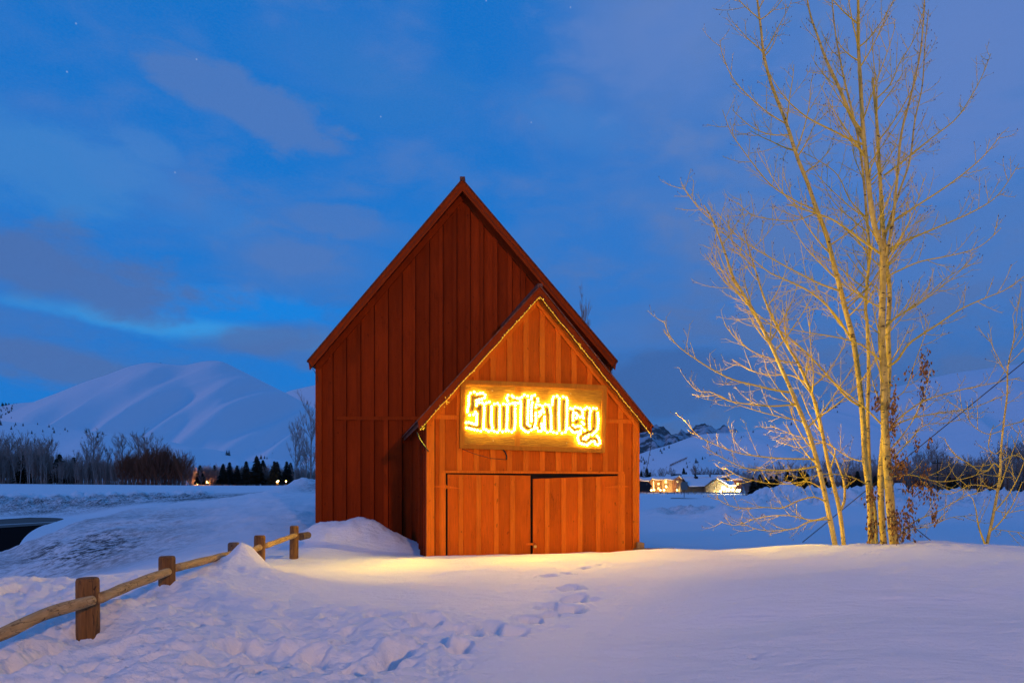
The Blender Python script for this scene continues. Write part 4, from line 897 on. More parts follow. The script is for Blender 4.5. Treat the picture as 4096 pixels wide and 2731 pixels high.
# ------------------------------------------------------------------ background trees
def bare_proto(name, seed, matl, spread=.30, n1=22, tall=True, wtw=.0022, trunk_r=.014):
    random.seed(seed); root = empty(name, (0, 0, 0)); mb = MB().tube([(0, 0, -.03), (.01, 0, .3), (-.008, .01, .65), (0, 0, .96)], [trunk_r, trunk_r*.8, trunk_r*.45, .002], 6); mb.build('trunk', matl, root, True)
    cr = MB()
    for k in range(n1):
        h = .12 + .80 * (k + random.random()) / n1; a = random.uniform(0, 6.283); ln = spread * random.uniform(.6, 1.1) * (1.0 - .55 * max(0, h - .35)) * (.55 + 1.0 * min(h, .45))
        p0 = Vector((0, 0, h)); pp = grow(p0, Vector((math.cos(a), math.sin(a), .75)), ln * 1.3, 5, 1.1, .10); cr.tube(pp, [wtw*1.9*(1 - .6*i/5) for i in range(6)], 3, False)
        for j in range(9):
            q = random.uniform(.15, 1) * 5; i = min(int(q), 4); b = pp[i].lerp(pp[i+1], q - i); t = (pp[i+1] - pp[i]).normalized()
            p2 = grow(b, side_dir(t, R(random.uniform(20, 50))), ln * random.uniform(.25, .55), 3, .8, .14); cr.tube(p2, [wtw, wtw*.8, wtw*.6, wtw*.4], 3, False)
            for _ in range(5):
                q3 = random.uniform(.2, 1) * 3; i3 = min(int(q3), 2); b3 = p2[i3].lerp(p2[i3+1], q3 - i3)
                p3 = grow(b3, side_dir((p2[-1] - p2[0]).normalized(), R(random.uniform(15, 50))), ln * random.uniform(.12, .28), 1, .3, .1); cr.tube(p3, [wtw*.7, wtw*.4], 3, False)
    cr.build('crown', matl, root); return root
def conifer_proto(name, seed, matl, w=.20, layers=17):
    random.seed(seed); root = empty(name, (0, 0, 0)); MB().tube([(0, 0, -.04), (0, 0, .97)], [.016, .003], 6).build('trunk', M['pole'], root)
    cr = MB()
    for k in range(layers):
        h = .07 + .90 * k / layers; rr = w * (1 - h)**.85 + .012; n = 12
        for j in range(n):
            a = 6.283 * (j + random.random()*.7) / n; L_ = rr * random.uniform(.7, 1.2); c = Vector((math.cos(a), math.sin(a), 0)); s_ = Vector((-c.y, c.x, 0)) * L_ * .34
            p = Vector((0, 0, h + random.uniform(0, .02))); tip = p + c * L_ + Vector((0, 0, -.28 * L_ + .01)); mid = p + c*L_*.55 + Vector((0, 0, .02))
            cr.add([p + Vector((0, 0, .045)), mid + s_, tip, mid - s_, mid - Vector((0, 0, .04))], [(0, 1, 2), (0, 2, 3), (0, 4, 1), (1, 4, 2), (2, 4, 3), (3, 4, 0)])
    cr.build('crown', matl, root); return root
hidden = []
def proto(fn, *a, **k):
    o = fn(*a, **k); return o
def scatter(pr, first, px, Y, top, label, group, cat='tree', wide=1.0, surf=None, base=None):
    if surf is not None: b = surf
    else:
        x_ = (px - CX) / F * Y; z_ = tz(x_, Y) if base is None else zz(base, Y); b = Vector((x_, Y, z_))
    h = b.z + (-(top - HZ) / F * b.y - b.z) - b.z
    h = (HZ - top) / F * b.y - b.z
    h = max(h, .5)
    o = pr if first else copy_tree(pr)
    o.location = b; o.scale = (h * wide, h * wide, h); o.rotation_euler = (0, 0, random.uniform(0, 6.28)); tag(o, label, cat, group); return o
class Kind:
    def __init__(s, fn, name, seeds, matl, **kw): s.p = [fn(name, sd_, matl, **kw) for sd_ in seeds]; s.used = [False] * len(seeds)
    def put(s, *a, i=None, **k):
        i = random.randrange(len(s.p)) if i is None else i
        f = not s.used[i]; s.used[i] = True; return scatter(s.p[i], f, *a, **k)
def thicket_proto(name, seed, matl):
    random.seed(seed); root = empty(name, (0, 0, 0)); st_ = MB(); cr = MB()
    for k in range(30):
        p = Vector((random.gauss(0, .28), random.gauss(0, .2), -.03)); h = random.uniform(.55, 1.0)
        pp = grow(p, Vector((random.gauss(0, .12), random.gauss(0, .1), 1)), h, 5, .3, .06); st_.tube(pp, [.011, .009, .007, .005, .004, .002], 3, False)
        for j in range(13):
            q = random.uniform(.3, 1) * 5; i = min(int(q), 4); b = pp[i].lerp(pp[i+1], q - i)
            p2 = grow(b, side_dir((pp[i+1] - pp[i]).normalized(), R(random.uniform(15, 45))), random.uniform(.08, .28), 2, .5, .15); cr.tube(p2, [.0050, .0038, .002], 3, False)
            for _ in range(3): 
                b3 = p2[1].lerp(p2[2], random.random()); cr.tube([b3, b3 + Vector((random.gauss(0, .05), random.gauss(0, .05), abs(random.gauss(0, .07))))], [.0035, .002], 3, False)
    st_.build('stems', matl, root)['kind'] = 'stuff'; cr.build('crown', matl, root); return root
random.seed(11)
BT = Kind(bare_proto, 'bare_tree', (1, 2, 3, 4), M['bare'], n1=24)
BR_ = Kind(bare_proto, 'bare_shrub', (5, 6), M['bare_red'], spread=.55, n1=24, wtw=.0045, trunk_r=.012)
CF = Kind(conifer_proto, 'conifer', (1, 2), M['conifer'])
HF = Kind(conifer_proto, 'hill_conifer', (3, 4), M['hillfir'], w=.30, layers=10)
random.seed(23)
def where_l(px): return ('at the left picture edge' if px < 90 else 'left of the first dark conifer' if px < 225 else 'under the tall wide-crowned tree' if px < 400 else 'in the gap beside the dark thick trunk' if px < 520 else 'beneath the reddish brush' if px < 760 else 'by the orange glowing house' if px < 880 else 'between the dark conifers' if px < 1050 else 'near the tall cottonwood by the barn')
TK = Kind(thicket_proto, 'bare_thicket', (31, 32, 33), M['bare'])
random.seed(29)
gl = 'bare trees along the far edge of the left snowfield'
# left treeline
for px in list(range(-200, 210, 17)): BT.put(px + random.uniform(-6, 6), random.uniform(212, 265), random.uniform(1748, 1800), 'bare grey tree in the dense stand ' + where_l(px), gl, wide=.85)
for px in range(200, 470, 26): BT.put(px, random.uniform(215, 260), random.uniform(1800, 1850), 'low bare grey tree in the left treeline below the near hill', gl, wide=.9)
for px, tp, w_, lb_ in [(372, 1736, 1.25, 'tall wide-crowned bare tree standing above the left treeline'), (345, 1780, 1.0, 'bare tree just left of the tall wide-crowned one'), (487, 1752, 1.1, 'bare tree with a dark thick trunk alone in a gap of the left treeline'), (428, 1800, .8, 'small bare tree in the gap of the left treeline'),
                   (556, 1738, 1.2, 'tall dark bare tree above the reddish brush'), (590, 1750, 1.1, 'dark bare tree just right of the tallest above the reddish brush'), (625, 1770, 1.0, 'dark bare tree in the middle of the reddish brush'), (660, 1795, 1.0, 'dark bare tree above the right part of the reddish brush'), (700, 1820, 1.0, 'low dark bare tree at the right end of the reddish brush')]:
    BT.put(px, 210, tp, lb_, gl, wide=w_)
for px in range(490, 760, 15): BR_.put(px + random.uniform(-5, 5), random.uniform(196, 202), 1836 + abs(px - 620) * .10 + random.uniform(-14, 26), 'reddish brown bushy shrub ' + ('at the left end of the reddish brush' if px < 560 else 'under the tallest dark bare trees' if px < 640 else 'in the right part of the reddish brush' if px < 710 else 'at the right end of the reddish brush, by the orange glow'), 'reddish shrubs in the left treeline', 'shrub', wide=1.0)
for px in range(-150, 760, 13): TK.put(px, random.uniform(203, 212), (1800 if px < 180 else 1838) + random.uniform(-12, 40), 'dense grey thicket of thin stems ' + where_l(px), 'grey thickets under the left trees', 'thicket', wide=.75)
for px in range(760, 1280, 16): TK.put(px, random.uniform(219, 226), random.uniform(1866, 1895), 'dense grey thicket of thin stems ' + where_l(px), 'grey thickets under the left trees', 'thicket', wide=.9)
for px in range(760, 1180, 22): BT.put(px, random.uniform(215, 260), random.uniform(1862, 1890), 'low bare tree ' + where_l(px), gl, wide=1.0)
CLAB = ['dark conifer %s' % q for q in ('poking out of the dense stand on the far left', 'half hidden at the left end of the treeline gap', 'just left of the orange glow beyond the snowfield', 'just right of the orange glow', 'in the dark pair right of the orange glow, left one', 'in the dark pair right of the orange glow, tallest', 'right behind the dark pair by the house roof', 'small and narrow by the snowy house roof', 'slim and pointed right of the snowy house roof', 'tallest of the row, set farther back', 'behind the broad pair right of the slim pointed one', 'broad, right of the slim pointed one', 'broad and dark left of the yellow lamp', 'just right of the yellow lamp', 'with a forked top next to the cottonwood', 'closest to the cottonwood by the barn', 'buried in the far left stand', 'short, left of the tall wide-crowned bare tree')]
for k, (px, tp) in enumerate([(238, 1812), (226, 1830), (800, 1858), (858, 1857), (892, 1851), (918, 1845), (948, 1858), (967, 1868), (985, 1841), (1027, 1820), (1033, 1838), (1052, 1836), (1097, 1841), (1108, 1843), (1147, 1842), (1162, 1847), (95, 1815), (295, 1825)]):
    CF.put(px, 205 + (k % 4) * 6, tp, CLAB[k], 'dark conifers in the left treeline', wide=1.7)
BT.put(1243, 84, 1632, 'tall bare cottonwood beside the left wall of the tall barn', None, wide=.80, i=1)
BT.put(1180, 90, 1715, 'slanting bare tree left of the tall cottonwood by the barn', None, wide=.8, i=2)
BT.put(1225, 100, 1790, 'small bare tree at the foot of the cottonwood by the barn', None, wide=1.2, i=0)
BT.put(2328, 60, 1232, 'bare treetop sticking out behind the right roof slope of the tall barn', None, wide=.30, i=3, base=1950)
# right treelines
gr = 'bare trees along the far edge of the right snowfield'
def where_r(px): return ('right of the lodge' if px < 3120 else 'left of the leaning aspen stems' if px < 3270 else 'seen between the leaning aspen stems' if px < 3420 else 'behind the thick aspen trunks' if px < 3600 else 'left of the utility pole with crossarm' if px < 3745 else 'right of the utility pole with crossarm' if px < 3860 else 'left of the crooked sapling' if px < 3990 else 'at the right picture edge')
for px in range(2990, 4400, 15): TK.put(px, random.uniform(225, 245), (random.uniform(1868, 1900) - (25 if px > 3700 else 0) if px > 3380 else random.uniform(1905, 1935)), 'dense dark thicket ' + where_r(px), 'thickets along the right wood', 'thicket', wide=.9)
for px in range(2980, 4400, 17):
    tp = np.interp(px, [2980, 3100, 3250, 3400, 3600, 3740, 3820, 3920, 4020, 4100, 4400], [1880, 1850, 1850, 1845, 1840, 1800, 1850, 1830, 1790, 1775, 1760]) + random.uniform(-12, 30)
    BT.put(px + random.uniform(-8, 8), random.uniform(250, 330), tp, 'bare %s tree in the brown wood ' % ('taller' if tp < np.interp(px, [2980, 3100, 3250, 3400, 3600, 3740, 3820, 3920, 4020, 4100, 4400], [1889, 1859, 1859, 1854, 1849, 1809, 1859, 1839, 1799, 1784, 1769]) else 'shorter') + where_r(px), gr, wide=1.0)
for px in range(3400, 4400, 24):
    BR_.put(px + random.uniform(-8, 8), random.uniform(215, 245), random.uniform(1905, 1940), 'low brown brush ' + where_r(px), 'low brush in front of the right wood', 'shrub', wide=1.1)
for k, (px, tp) in enumerate([(3012, 1905), (3040, 1893), (3065, 1905), (3085, 1900), (3105, 1898), (3150, 1880), (3165, 1895), (3200, 1874), (3217, 1880), (3230, 1890), (3400, 1895), (3430, 1880), (3300, 1905), (3330, 1915), (3820, 1910), (3800, 1905), (3500, 1900)]):
    CF.put(px, 205 + (k % 3) * 5, tp, ('dark %s conifer ' % ('taller' if tp < 1896 else 'shorter')) + where_r(px), 'dark conifers behind the right snowbanks', wide=1.7)
# small trees and brush around the lodge
for px, tp, Y in [(2550, 1890, 400), (2565, 1880, 400), (2588, 1868, 400), (2600, 1885, 400), (2735, 1868, 420), (2745, 1885, 420)]: CF.put(px, Y, tp, 'dark conifer behind the lit lodge', 'conifers behind the lodge', wide=1.2)
for px, tp in [(2575, 1882), (2605, 1888), (2640, 1880), (2655, 1885), (2672, 1880), (2690, 1882), (2775, 1870), (2785, 1866)] + [(q, random.uniform(1878, 1888)) for q in range(2800, 3000, 13)]: BT.put(px, 400, tp, 'bare tree behind the snowy lodge roofs', 'bare trees behind the lodge', wide=1.0)
BT.put(2708, 335, 1912, 'bright lit bare tree in front of the lodge wall', None, wide=1.0, i=2)
# conifers dotted over the hills
def hill_trees(H, pts, label, group):
    for px, py, h in pts: HF.put(px, None, py - h, label(px, py) if callable(label) else label, group, surf=H.at(px, py))
hill_trees(H_left, [(2,1700,22),(2,1765,16),(45,1718,16),(48,1738,9),(62,1700,12),(58,1706,8),(92,1703,13),(150,1698,9),(196,1708,13),(212,1717,12),(216,1731,16),(127,1735,15),(171,1727,12),(260,1720,13),(270,1726,9),(345,1730,16),(328,1752,7),(390,1750,22),(411,1738,14),(102,1738,4),(240,1736,4),(193,1788,7),(425,1805,16)], 'small dark conifer on the near left snowy hill', 'conifers dotted over the near left hill')
hill_trees(H_left, [(907,1820,22),(916,1822,24)], 'lone conifer on the brow of the near left hill', 'pair of conifers on the brow of the near left hill')
hill_trees(H_left2, [(1026,1832,14),(1044,1832,16),(1058,1830,10),(1068,1835,10),(1044,1818+18,20)], 'small conifer on the low left hill', 'conifers on the low left hill')
hill_trees(H_main, [(4,1672,17),(45,1672,7),(642,1453,6),(296,1673,3),(1012,1786,3),(1035,1800,3),(1080,1790,3),(1095,1800,3),(1010,1815,3),(1060,1815,3),(1090,1812,4),(1098,1772,4),(1145,1776,3),(1070,1776,3),(1020,1797,3),(1040,1806,3),(1104,1805,3),(990,1820,3)], 'speck of dark brush on the big snowy mountain', 'specks of brush on the snowy mountain')
hr = []
for cx_, cy_, h in [(639,790,14),(656,792,14),(677,790,14),(647,812,12)]: pass
for a, b, h in [(556,415,50),(612,390,50),(692,362,52),(578,445,48),(260,520,40),(287,555,55),(236,575,50),(308,612,70),(262,582,45),(333,585,40),(364,580,30),(441,552,36),(205,545,20),(166,545,25),(185,635,40),(298,680,40),(205,615,25),(336,612,20),(1113,595,80),(1142,590,40),(1215,540,52),(1256,520,32),(1350,418,36),(1438,445,42),(1332,482,36),(1690,270,20),(1825,200,36),(1860,182,20),(1775,222,20),(2010,115,45),(2105,485,36),(2030,540,26),(965,610,40),(977,670,50),(1017,585,24),(990,590,14),(760,720,30),(655,668,22),(600,690,22)]:
    hr.append((2500 + a/3.92, 1700 + b/3.92, h/3.92 * 1.1))
hr += [(3095,1712,12),(3165,1700,16),(3150,1704,10),(3300,1640,10),(3310,1645,12),(3350,1650,10),(3560,1620,8),(3743,1530,9),(3206,1655,8),(3250,1690,9)]
for k in range(26): hr.append((random.uniform(3255, 3385), 0, random.uniform(6, 12)))
hr2 = []
for px, py, h in hr:
    if py == 0: py = np.interp(px, [3255, 3383], [1650, 1612]) + random.uniform(-2, 9)
    hr2.append((px, py, h))
def where_h(px, py): return 'small conifer on the right hill ' + ('low beside the shed' if px < 2600 and py > 1815 else 'in the upper group near the shed eave' if px < 2700 else 'low above the lodge roofs' if px < 2800 and py > 1835 else 'halfway up between lodge and aspens' if px < 2880 else 'near the crest left of the aspens' if px < 3130 and py < 1760 else 'above the grey barn' if px < 3130 else 'in the dark crest patch behind leaning stems' if px < 3400 else 'high up behind the thick trunks')
hill_trees(H_right, hr2, where_h, 'conifers scattered over the right hill')
hill_trees(H_far_left, [(random.uniform(0, 60), random.uniform(1625, 1660), random.uniform(5, 10)) for _ in range(26)] + [(random.uniform(0, 85), random.uniform(1610, 1622) , 5) for _ in range(10)], 'tiny conifer on the far left hill', 'conifers scattered over the far left hill')
for k in range(18):   # brush strip in the gully of the right hill
    px = 2680 + k * 3.9; py = 1868 - k * 1.75
    BR_.put(px, None, py - 9, 'grey brush in the gully of the right snowy hill', 'brush strip in the right hill gully', 'shrub', surf=H_right.at(px, py), wide=1.0)

# ------------------------------------------------------------------ lodge village on the right
def wpt(px, py, Y): return P(px, py, Y)
def bx_px(name, px0, px1, pyt, pyb, Y, d, m, par, o):
    a = P(px0, pyb, Y); b = P(px1, pyt, Y); mb = MB().box(a.x - o.x, b.x - o.x, Y - o.y, Y + d - o.y, a.z - o.z, b.z - o.z); return mb.build(name, m, par)
def gable_px(name, pts, Y, d, m, par, o):
    return MB().prism([P(a, b, Y) - o for a, b in pts], (0, d, 0)).build(name, m, par)
def c5(a, b): return (2500 + a/3.92, 1700 + b/3.92)
def roofslab(par, o, a, b, Y0, Y1, zt, m, name='roof', th=.35):
    """a,b photo points of the eave ends, roof rising back to zt"""
    A, B = P(*a, Y0) - o, P(*b, Y0) - o; A2, B2 = P(zt[0][0], zt[0][1], Y1) - o, P(zt[1][0], zt[1][1], Y1) - o
    return MB().prism([A, B, B2, A2], (0, 0, th)).build(name, m, par)
def window(par, o, c, w, h, Y, m=None, frame=True):
    p = P(*c, Y) - o; ww, hh = w / F * Y, h / F * Y
    f = MB().box(p.x - ww*.65, p.x + ww*.65, p.y - .10, p.y - .02, p.z - hh*.62, p.z + hh*.62).build('window', M['rust'], par)
    MB().box(p.x - ww*.5, p.x + ww*.5, p.y - .14, p.y - .11, p.z - hh*.5, p.z + hh*.5).build('pane', m or M['win'], f)
YB = 345.
o = P(2640, 1968, YB); lodge = empty('lodge', o); tag(lodge, 'two-storey tan lodge with lit windows under a thick wavy snow roof', 'building')
bx_px('wall', 2557, 2602, 1918, 1969, YB + 2, 10, M['ochre'], lodge, o)
bx_px('wall', 2602, 2648, 1914, 1969, YB, 12, M['ochre'], lodge, o)
bx_px('wall', 2648, 2692, 1912, 1969, YB - 1.5, 12, M['tan'], lodge, o)
gable_px('wall', [(2692, 1969), (2731, 1969), (2731, 1908), (2714, 1903), (2692, 1918)], YB - 2.2, 12, M['rust'], lodge, o)
def snowroof(par, o, top, bot, Y, d, name='snow_roof'):
    """wavy snow-laden roof: top and bottom outline in photo px, sloping back"""
    V, Fc = [], []; n = len(top)
    for i in range(n):
        t_ = P(*top[i], Y + d) - o; b_ = P(*bot[i], Y - .8) - o; V += [b_, (b_ + t_) / 2 + Vector((0, -d*.12, .5)), t_, t_ + Vector((0, d*.6, -2.2)), b_ + Vector((0, .4, -.1)) ]
    for i in range(n - 1):
        a, b = i*5, (i+1)*5
        for k in range(3): Fc.append((a+k, b+k, b+k+1, a+k+1))
        Fc.append((a+4, b+4, b, a)); Fc.append((a+3, b+3, b+4, a+4))
    return mesh_obj(name, V, Fc, M['snow'], par, True)
snowroof(lodge, o, [c5(*q) for q in [(225,818),(240,812),(300,818),(380,815),(420,800),(440,800),(520,803),(640,797),(720,800),(790,790),(840,783),(870,800),(905,840)]],
         [c5(*q) for q in [(218,870),(240,840),(300,868),(385,876),(405,858),(430,830),(500,856),(600,850),(690,850),(745,862),(800,830),(850,795),(912,850)]], YB - 3, 7)
for c, w, h in [((447,940),3.5,34),((525,918),7,8),((525,990),7,8),((640,884),9,12),((643,955),6,8),((820,882),7,9),((562,1018),4,5)]: window(lodge, o, c5(*c), w, h, YB - 2.4)
def lamp_at(px, py, Y, e, col=(1, .62, .2), r=.22, label='warm lamp glowing at the foot of the lodge wall', m='lamp', group='lamps along the lodge front'):
    p = P(px, py, Y); t = empty('wall_lamp', p); tag(t, label, 'lamp', group)
    bm = bmesh.new(); bmesh.ops.create_icosphere(bm, subdivisions=2, radius=r); me = bpy.data.meshes.new('lamp_globe'); bm.to_mesh(me); bm.free(); me.materials.append(M[m])
    g = bpy.data.objects.new('lamp_globe', me); COL.objects.link(g); g.parent = t
    MB().box(-.05, .05, -.05, .05, -1.2, -r).build('lamp_stem', M['pole'], t)
    L = bpy.data.lights.new('lamp_light', 'POINT'); L.energy = e; L.color = col; L.shadow_soft_size = 0.0; l = bpy.data.objects.new('lamp_light', L); COL.objects.link(l); l.parent = t; l.location = (0, -r - .3, 0)
for a in [(415,1018),(457,1013),(555,1016),(612,1016),(648,966),(816,1018)]: lamp_at(*c5(*a), YB - 4.5, 460, r=.32)
lamp_at(*c5(300, 860), YB - 2, 500, r=.3, label='small lamp under the left gable of the lodge', group=None)
# dark cabin in front of the lodge
Yd = 325.; od = P(*c5(280, 1040), Yd); cab = empty('dark_cabin', od); tag(cab, 'low black cabin in front of the left end of the lit lodge', 'building')
gable_px('wall', [c5(120,1042), c5(400,1042), c5(405,960), c5(120,960)], Yd, 8, M['blackwall'], cab, od)
gable_px('roof', [c5(120,962), c5(430,962), c5(355,882), c5(120,878)], Yd - .8, 9.5, M['blackwall'], cab, od)
window(cab, od, c5(344, 920), 2, 7, Yd - .9, M['signback'])
# grey barn with the flood lamp
Yg_ = 332.; og = P(*c5(1300, 1050), Yg_); gb = empty('grey_barn', og); tag(gb, 'weathered grey barn with a snowy roof and a bright flood lamp on its gable', 'barn')
gable_px('wall', [c5(885,1052), c5(1265,1052), c5(1255,955), c5(1005,960), c5(925,850), c5(885,960)], Yg_ + 3, 8, M['greywall'], gb, og)
Wf = [c5(1265,1055), c5(1738,1055), c5(1738,960), c5(1620,950), c5(1440,850), c5(1258,955)]
gable_px('wall', Wf, Yg_, 10, M['greywall'], gb, og)
gx0, gx1 = c5(1268, 0)[0], c5(1735, 0)[0]
for k in range(24):   # siding boards on the gable
    px = gx0 + (gx1 - gx0) * k / 24; pxe = px + (gx1 - gx0) / 24 - .5
    ztop_ = np.interp((px + pxe)/2, [c5(1258,0)[0], c5(1440,0)[0], c5(1620,0)[0], c5(1738,0)[0]], [c5(0,962)[1], c5(0,862)[1], c5(0,958)[1], c5(0,966)[1]])
    bx_px('board', px, pxe, ztop_, c5(0,1054)[1], Yg_ - .12, .1, M['greywall'], gb, og)
def slab(par, o, pts, m, th, name):
    return MB().prism([p - o for p in pts], (0, 0, th)).build(name, m, par)
slab(gb, og, [P(*c5(1005,966), Yg_ + 2), P(*c5(1255,960), Yg_ + 1), P(*c5(1442,838), Yg_ + 9), P(*c5(915,838), Yg_ + 9)], M['snow'], .45, 'snow_roof')
slab(gb, og, [P(*c5(985,972), Yg_ + 1.9), P(*c5(1255,966), Yg_ + .8), P(*c5(1442,846), Yg_ + 8.8), P(*c5(908,846), Yg_ + 8.8)], M['blackwall'], .1, 'roof')
slab(gb, og, [P(*c5(1440,838), Yg_ - .8), P(*c5(1640,955), Yg_ - .8), P(*c5(1735,945), Yg_ + 9), P(*c5(1500,838), Yg_ + 9)], M['snow'], .4, 'snow_roof')
slab(gb, og, [P(*c5(1625,958), Yg_ - .8), P(*c5(1745,958), Yg_ - .8), P(*c5(1690,880), Yg_ + 9), P(*c5(1560,880), Yg_ + 9)], M['snow'], .4, 'snow_roof')
gable_px('rake_board', [c5(1440,838), c5(1640,956), c5(1625,962), c5(1440,852), c5(1262,962), c5(1248,957)], Yg_ - .6, .2, M['blackwall'], gb, og)
gable_px('rake_board', [c5(915,838), c5(1005,968), c5(990,972), c5(880,965), c5(905,840)], Yg_ + 1.6, .2, M['blackwall'], gb, og)
gable_px('chimney', [c5(1098,838), c5(1145,838), c5(1145,806), c5(1120,796), c5(1098,806)], Yg_ + 8, 2, M['blackwall'], gb, og)
for c, w, h in [((1412,985),3,8),((1428,985),3,8),((1370,895),12,9)]: window(gb, og, c5(*c), w, h, Yg_ - .2, M['signback'])
bx_px('garage_door', c5(1385,0)[0], c5(1480,0)[0], c5(0,1025)[1], c5(0,1050)[1], Yg_ - .25, .12, M['tan'], gb, og)
for a, e in [((1545, 985), 9000), ((1620, 1010), 6000), ((1690, 1010), 4500), ((1500, 1035), 2500)]: lamp_at(*c5(*a), Yg_ - 2.5, e * .3, (1, .80, .38), .75 if e > 5000 else .45, 'bright white flood lamp on the grey barn gable', 'flood', 'flood lamps on the grey barn')
for a in [(1765,1010),(1790,1035),(1750,1030),(1800,1010)]: lamp_at(*c5(*a), Yg_ - 2, 200, (.9, 1, .6), .30, 'greenish white lamp beside the right end of the grey barn', 'lamp', 'lamps right of the grey barn')
# right wing and roofs behind
ow = P(*c5(1760, 960), YB + 6); wg = empty('lodge_wing', ow); tag(wg, 'brown lodge wing with one lit window to the right of the grey barn', 'building')
bx_px('wall', *[c5(q, 0)[0] for q in (1690, 1835)], c5(0,858)[1], c5(0,1050)[1], YB + 6, 8, M['rust'], wg, ow)
slab(wg, ow, [P(*c5(1680,862), YB + 5), P(*c5(1842,858), YB + 5), P(*c5(1800,800), YB + 13), P(*c5(1620,800), YB + 13)], M['snow'], .6, 'snow_roof')
window(wg, ow, c5(1765, 920), 8, 9, YB + 5.8)
lamp_at(*c5(1668, 866), YB + 2, 900, (1, .5, .15), .3, 'small orange lamp at the left corner of the lodge wing', 'lamp', None)
orf = P(*c5(1300, 830), YB + 22); rf2 = empty('long_lodge', orf); tag(rf2, 'long low building with snowy roofs behind the grey barn', 'building')
bx_px('wall', *[c5(q, 0)[0] for q in (900, 1640)], c5(0,828)[1], c5(0,1045)[1], YB + 22, 8, M['rust'], rf2, orf)
for a, b in ((880, 1100), (1110, 1330), (1340, 1640)):
    slab(rf2, orf, [P(*c5(a,830), YB + 20), P(*c5(b,826), YB + 20), P(*c5(b - 20,792), YB + 30), P(*c5(a + 10,792), YB + 30)], M['snow'], .6, 'snow_roof')
for a, b, y in ((640, 715, 785), (755, 880, 778), (890, 1060, 785), (1065, 1200, 778), (1240, 1310, 785), (1380, 1530, 778)):
    ob = P(*c5((a+b)/2, y + 40), YB + 45); nm = empty('far_roof_house', ob); tag(nm, 'dark roof ridge of a house behind the lodge', 'building', 'far roofs behind the lodge')
    bx_px('wall', c5(a, 0)[0], c5(b, 0)[0], c5(0, y)[1], c5(0, y + 120)[1], YB + 45, 8, M['blackwall'], nm, ob)
    slab(nm, ob, [P(*c5(a - 6, y + 14), YB + 44), P(*c5(b + 6, y + 14), YB + 44), P(*c5(b - 8, y - 4), YB + 50), P(*c5(a + 8, y - 4), YB + 50)], M['snow'] if y > 780 else M['blackwall'], .4, 'roof')
# rail fence in front of the lodge
of = P(2650, 1970, 300); rfn = empty('field_fence', of); tag(rfn, 'long low dark rail fence across the field in front of the lodge', 'fence')
for k in range(16):
    px = 2560 + k * 27.5; b = P(px, 1976, 300) - of; MB().box(b.x - .09, b.x + .09, -.09, .09, b.z - .5, b.z + 1.1).build('post', M['pole'], rfn)
    if k < 15:
        b2 = P(px + 27.5, 1976, 300) - of
        for h in (.35, .85): MB().tube([(b.x, -.1, b.z + h), (b2.x, -.1, b2.z + h)], .055, 5).build('rail', M['pole'], rfn)
rg = P(2750, 1994, 170); tag(MB().tube([(-4.2, 0, .1), (-2, 0, .12), (0, 0, .05), (4.0, 0, -.05)], .10, 6).build('field_rail', M['pole'], None, False, rg), 'dark log rail lying on the snowfield before the field fence', 'rail')
rg2 = P(3330, 2001, 128); tag(MB().tube([(-7.2, 0, 0), (0, 0, .05), (9.5, 0, 0)], .07, 5).build('field_rail', M['pole'], None, False, rg2), 'long thin dark rail along the foot of the right snowbanks', 'rail')
sg = P(*c5(928, 1120), 190); fs = empty('field_sign', sg); tag(fs, 'small grey blank sign board on a post in the snowfield', 'sign')
MB().box(-.07, .07, -.05, .05, -.6, 4.2).build('post', M['pole'], fs); MB().box(-.95, .95, -.11, -.05, 1.9, 4.1).build('board', M['signback'], fs)
# small snow-roofed cabins through the aspens
for (a, b, tp, ev, bs, lab) in ((3575, 3625, 1936, 1952, 1985, 'dark red cabin with snowy roof seen behind the aspen trunks'), (3640, 3720, 1950, 1962, 1985, 'low dark cabin right of the aspen trunks')):
    Yc_ = 190.; oc = P((a+b)/2, bs, Yc_); cb = empty('field_cabin', oc); tag(cb, lab, 'building')
    bx_px('wall', a + 3, b - 3, ev, bs + 6, Yc_, 5, M['rust'] if a < 3600 else M['blackwall'], cb, oc)
    slab(cb, oc, [P(a - 3, ev + 1, Yc_ - 1), P(b + 3, ev + 4, Yc_ - 1), P(b - 10, tp, Yc_ + 3), P(a + 4, tp, Yc_ + 3)], M['snow'], .35, 'snow_roof')
# utility poles
for px, tp, bs, Y, lab in ((3750, 1838, 1990, 150, 'dark utility pole with crossarm in front of the right wood'), (3181, 1880, 1975, 200, 'utility pole with crossarm among the conifers'), (2912, 1905, 1960, 300, 'thin utility pole in front of the grey barn floodlight')):
    b = P(px, bs, Y); t = empty('utility_pole', b); tag(t, lab, 'pole'); h = (bs - tp) / F * Y
    MB().tube([(0, 0, -.6), (0, 0, h)], [.16, .11], 7).build('post', M['pole'], t); MB().box(-1.1, 1.1, -.08, .08, h*.90, h*.90 + .22).build('crossarm', M['pole'], t)
    for s in (-.9, -.4, .4, .9): MB().tube([(s, 0, h*.90 + .22), (s, 0, h*.90 + .42)], .05, 5).build('insulator', M['signback'], t)

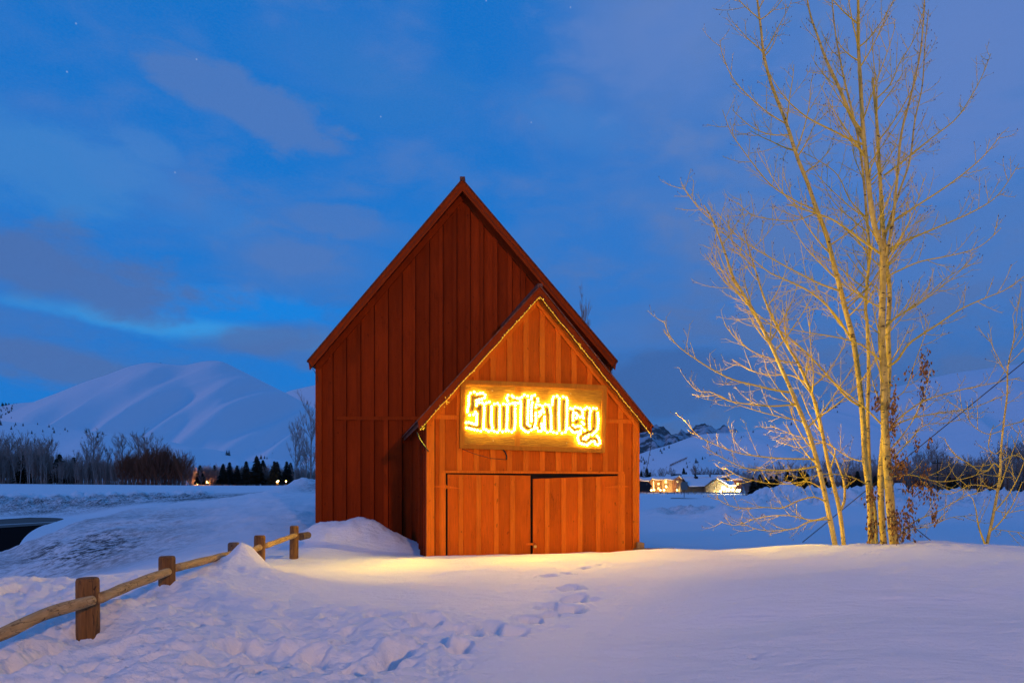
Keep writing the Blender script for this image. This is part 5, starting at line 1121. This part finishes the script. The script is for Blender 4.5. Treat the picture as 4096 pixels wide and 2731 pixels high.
# ------------------------------------------------------------------ houses and lamps behind the left snowfield
def glow_house(px0, px1, pyt, pyb, Y, label):
    oc = P((px0+px1)/2, pyb, Y); h = empty('house', oc); tag(h, label, 'house')
    bx_px('wall', px0, px1, pyt + 6, pyb + 4, Y, 8, M['tan'], h, oc)
    slab(h, oc, [P(px0 - 4, pyt + 7, Y - 1), P(px1 + 4, pyt + 7, Y - 1), P(px1 - 4, pyt, Y + 4), P(px0 + 4, pyt, Y + 4)], M['snow'], .4, 'snow_roof'); return h, oc
h1, o1 = glow_house(792, 848, 1895, 1940, 262, 'tan house glowing orange behind the left treeline')
for c in ((812, 1918), (832, 1918)): window(h1, o1, c, 3, 6, 261.5)
h2, o2 = glow_house(936, 976, 1890, 1940, 240, 'house with snowy roof and lit ochre wall among the conifers')
window(h2, o2, (950, 1915), 3, 5, 239.5)
for px, py, Y, e in ((806, 1931, 222, 2200), (827, 1928, 222, 3200), (835, 1931, 223, 3000), (790, 1934, 222, 800), (948, 1918, 228, 1800), (1113, 1923, 196, 500), (1108, 1926, 196, 400), (1144, 1924, 196, 250), (880, 1925, 240, 900)):
    lamp_at(px, py, Y, e, (1, .42, .10), .24 if e > 600 else .17, 'orange lamp shining through the trees beyond the left snowfield', 'lamp', 'orange lamps in the left treeline')
# little round blue sign on the snow pile by the barn
bsn = P(1239, 1930, 46.); t = empty('round_sign', bsn); tag(t, 'small round blue sign on a post beside the snow pile left of the barn', 'sign')
MB().tube([(0, 0, -1.2), (0, 0, -.08)], .03, 6).build('post', M['pole'], t); MB().tube([(0, .02, 0), (0, -.02, 0)], .15, 16).build('face', M['bluesign'], t); MB().tube([(0, .03, 0), (0, .021, 0)], .17, 16).build('rim', M['signback'], t)

# ------------------------------------------------------------------ thin evening air
hz = MB().box(-9500, 9500, -300, 9900, -260, 1500)
HZm = bpy.data.materials.new('evening_air'); HZm.use_nodes = True; t_ = HZm.node_tree; t_.nodes.clear()
pv = t_.nodes.new('ShaderNodeVolumePrincipled'); pv.inputs['Color'].default_value = (.9, .95, 1, 1); pv.inputs['Density'].default_value = 1.3e-5; mo = t_.nodes.new('ShaderNodeOutputMaterial'); t_.links.new(pv.outputs[0], mo.inputs['Volume'])
tag(hz.build('haze', HZm), kind='stuff')
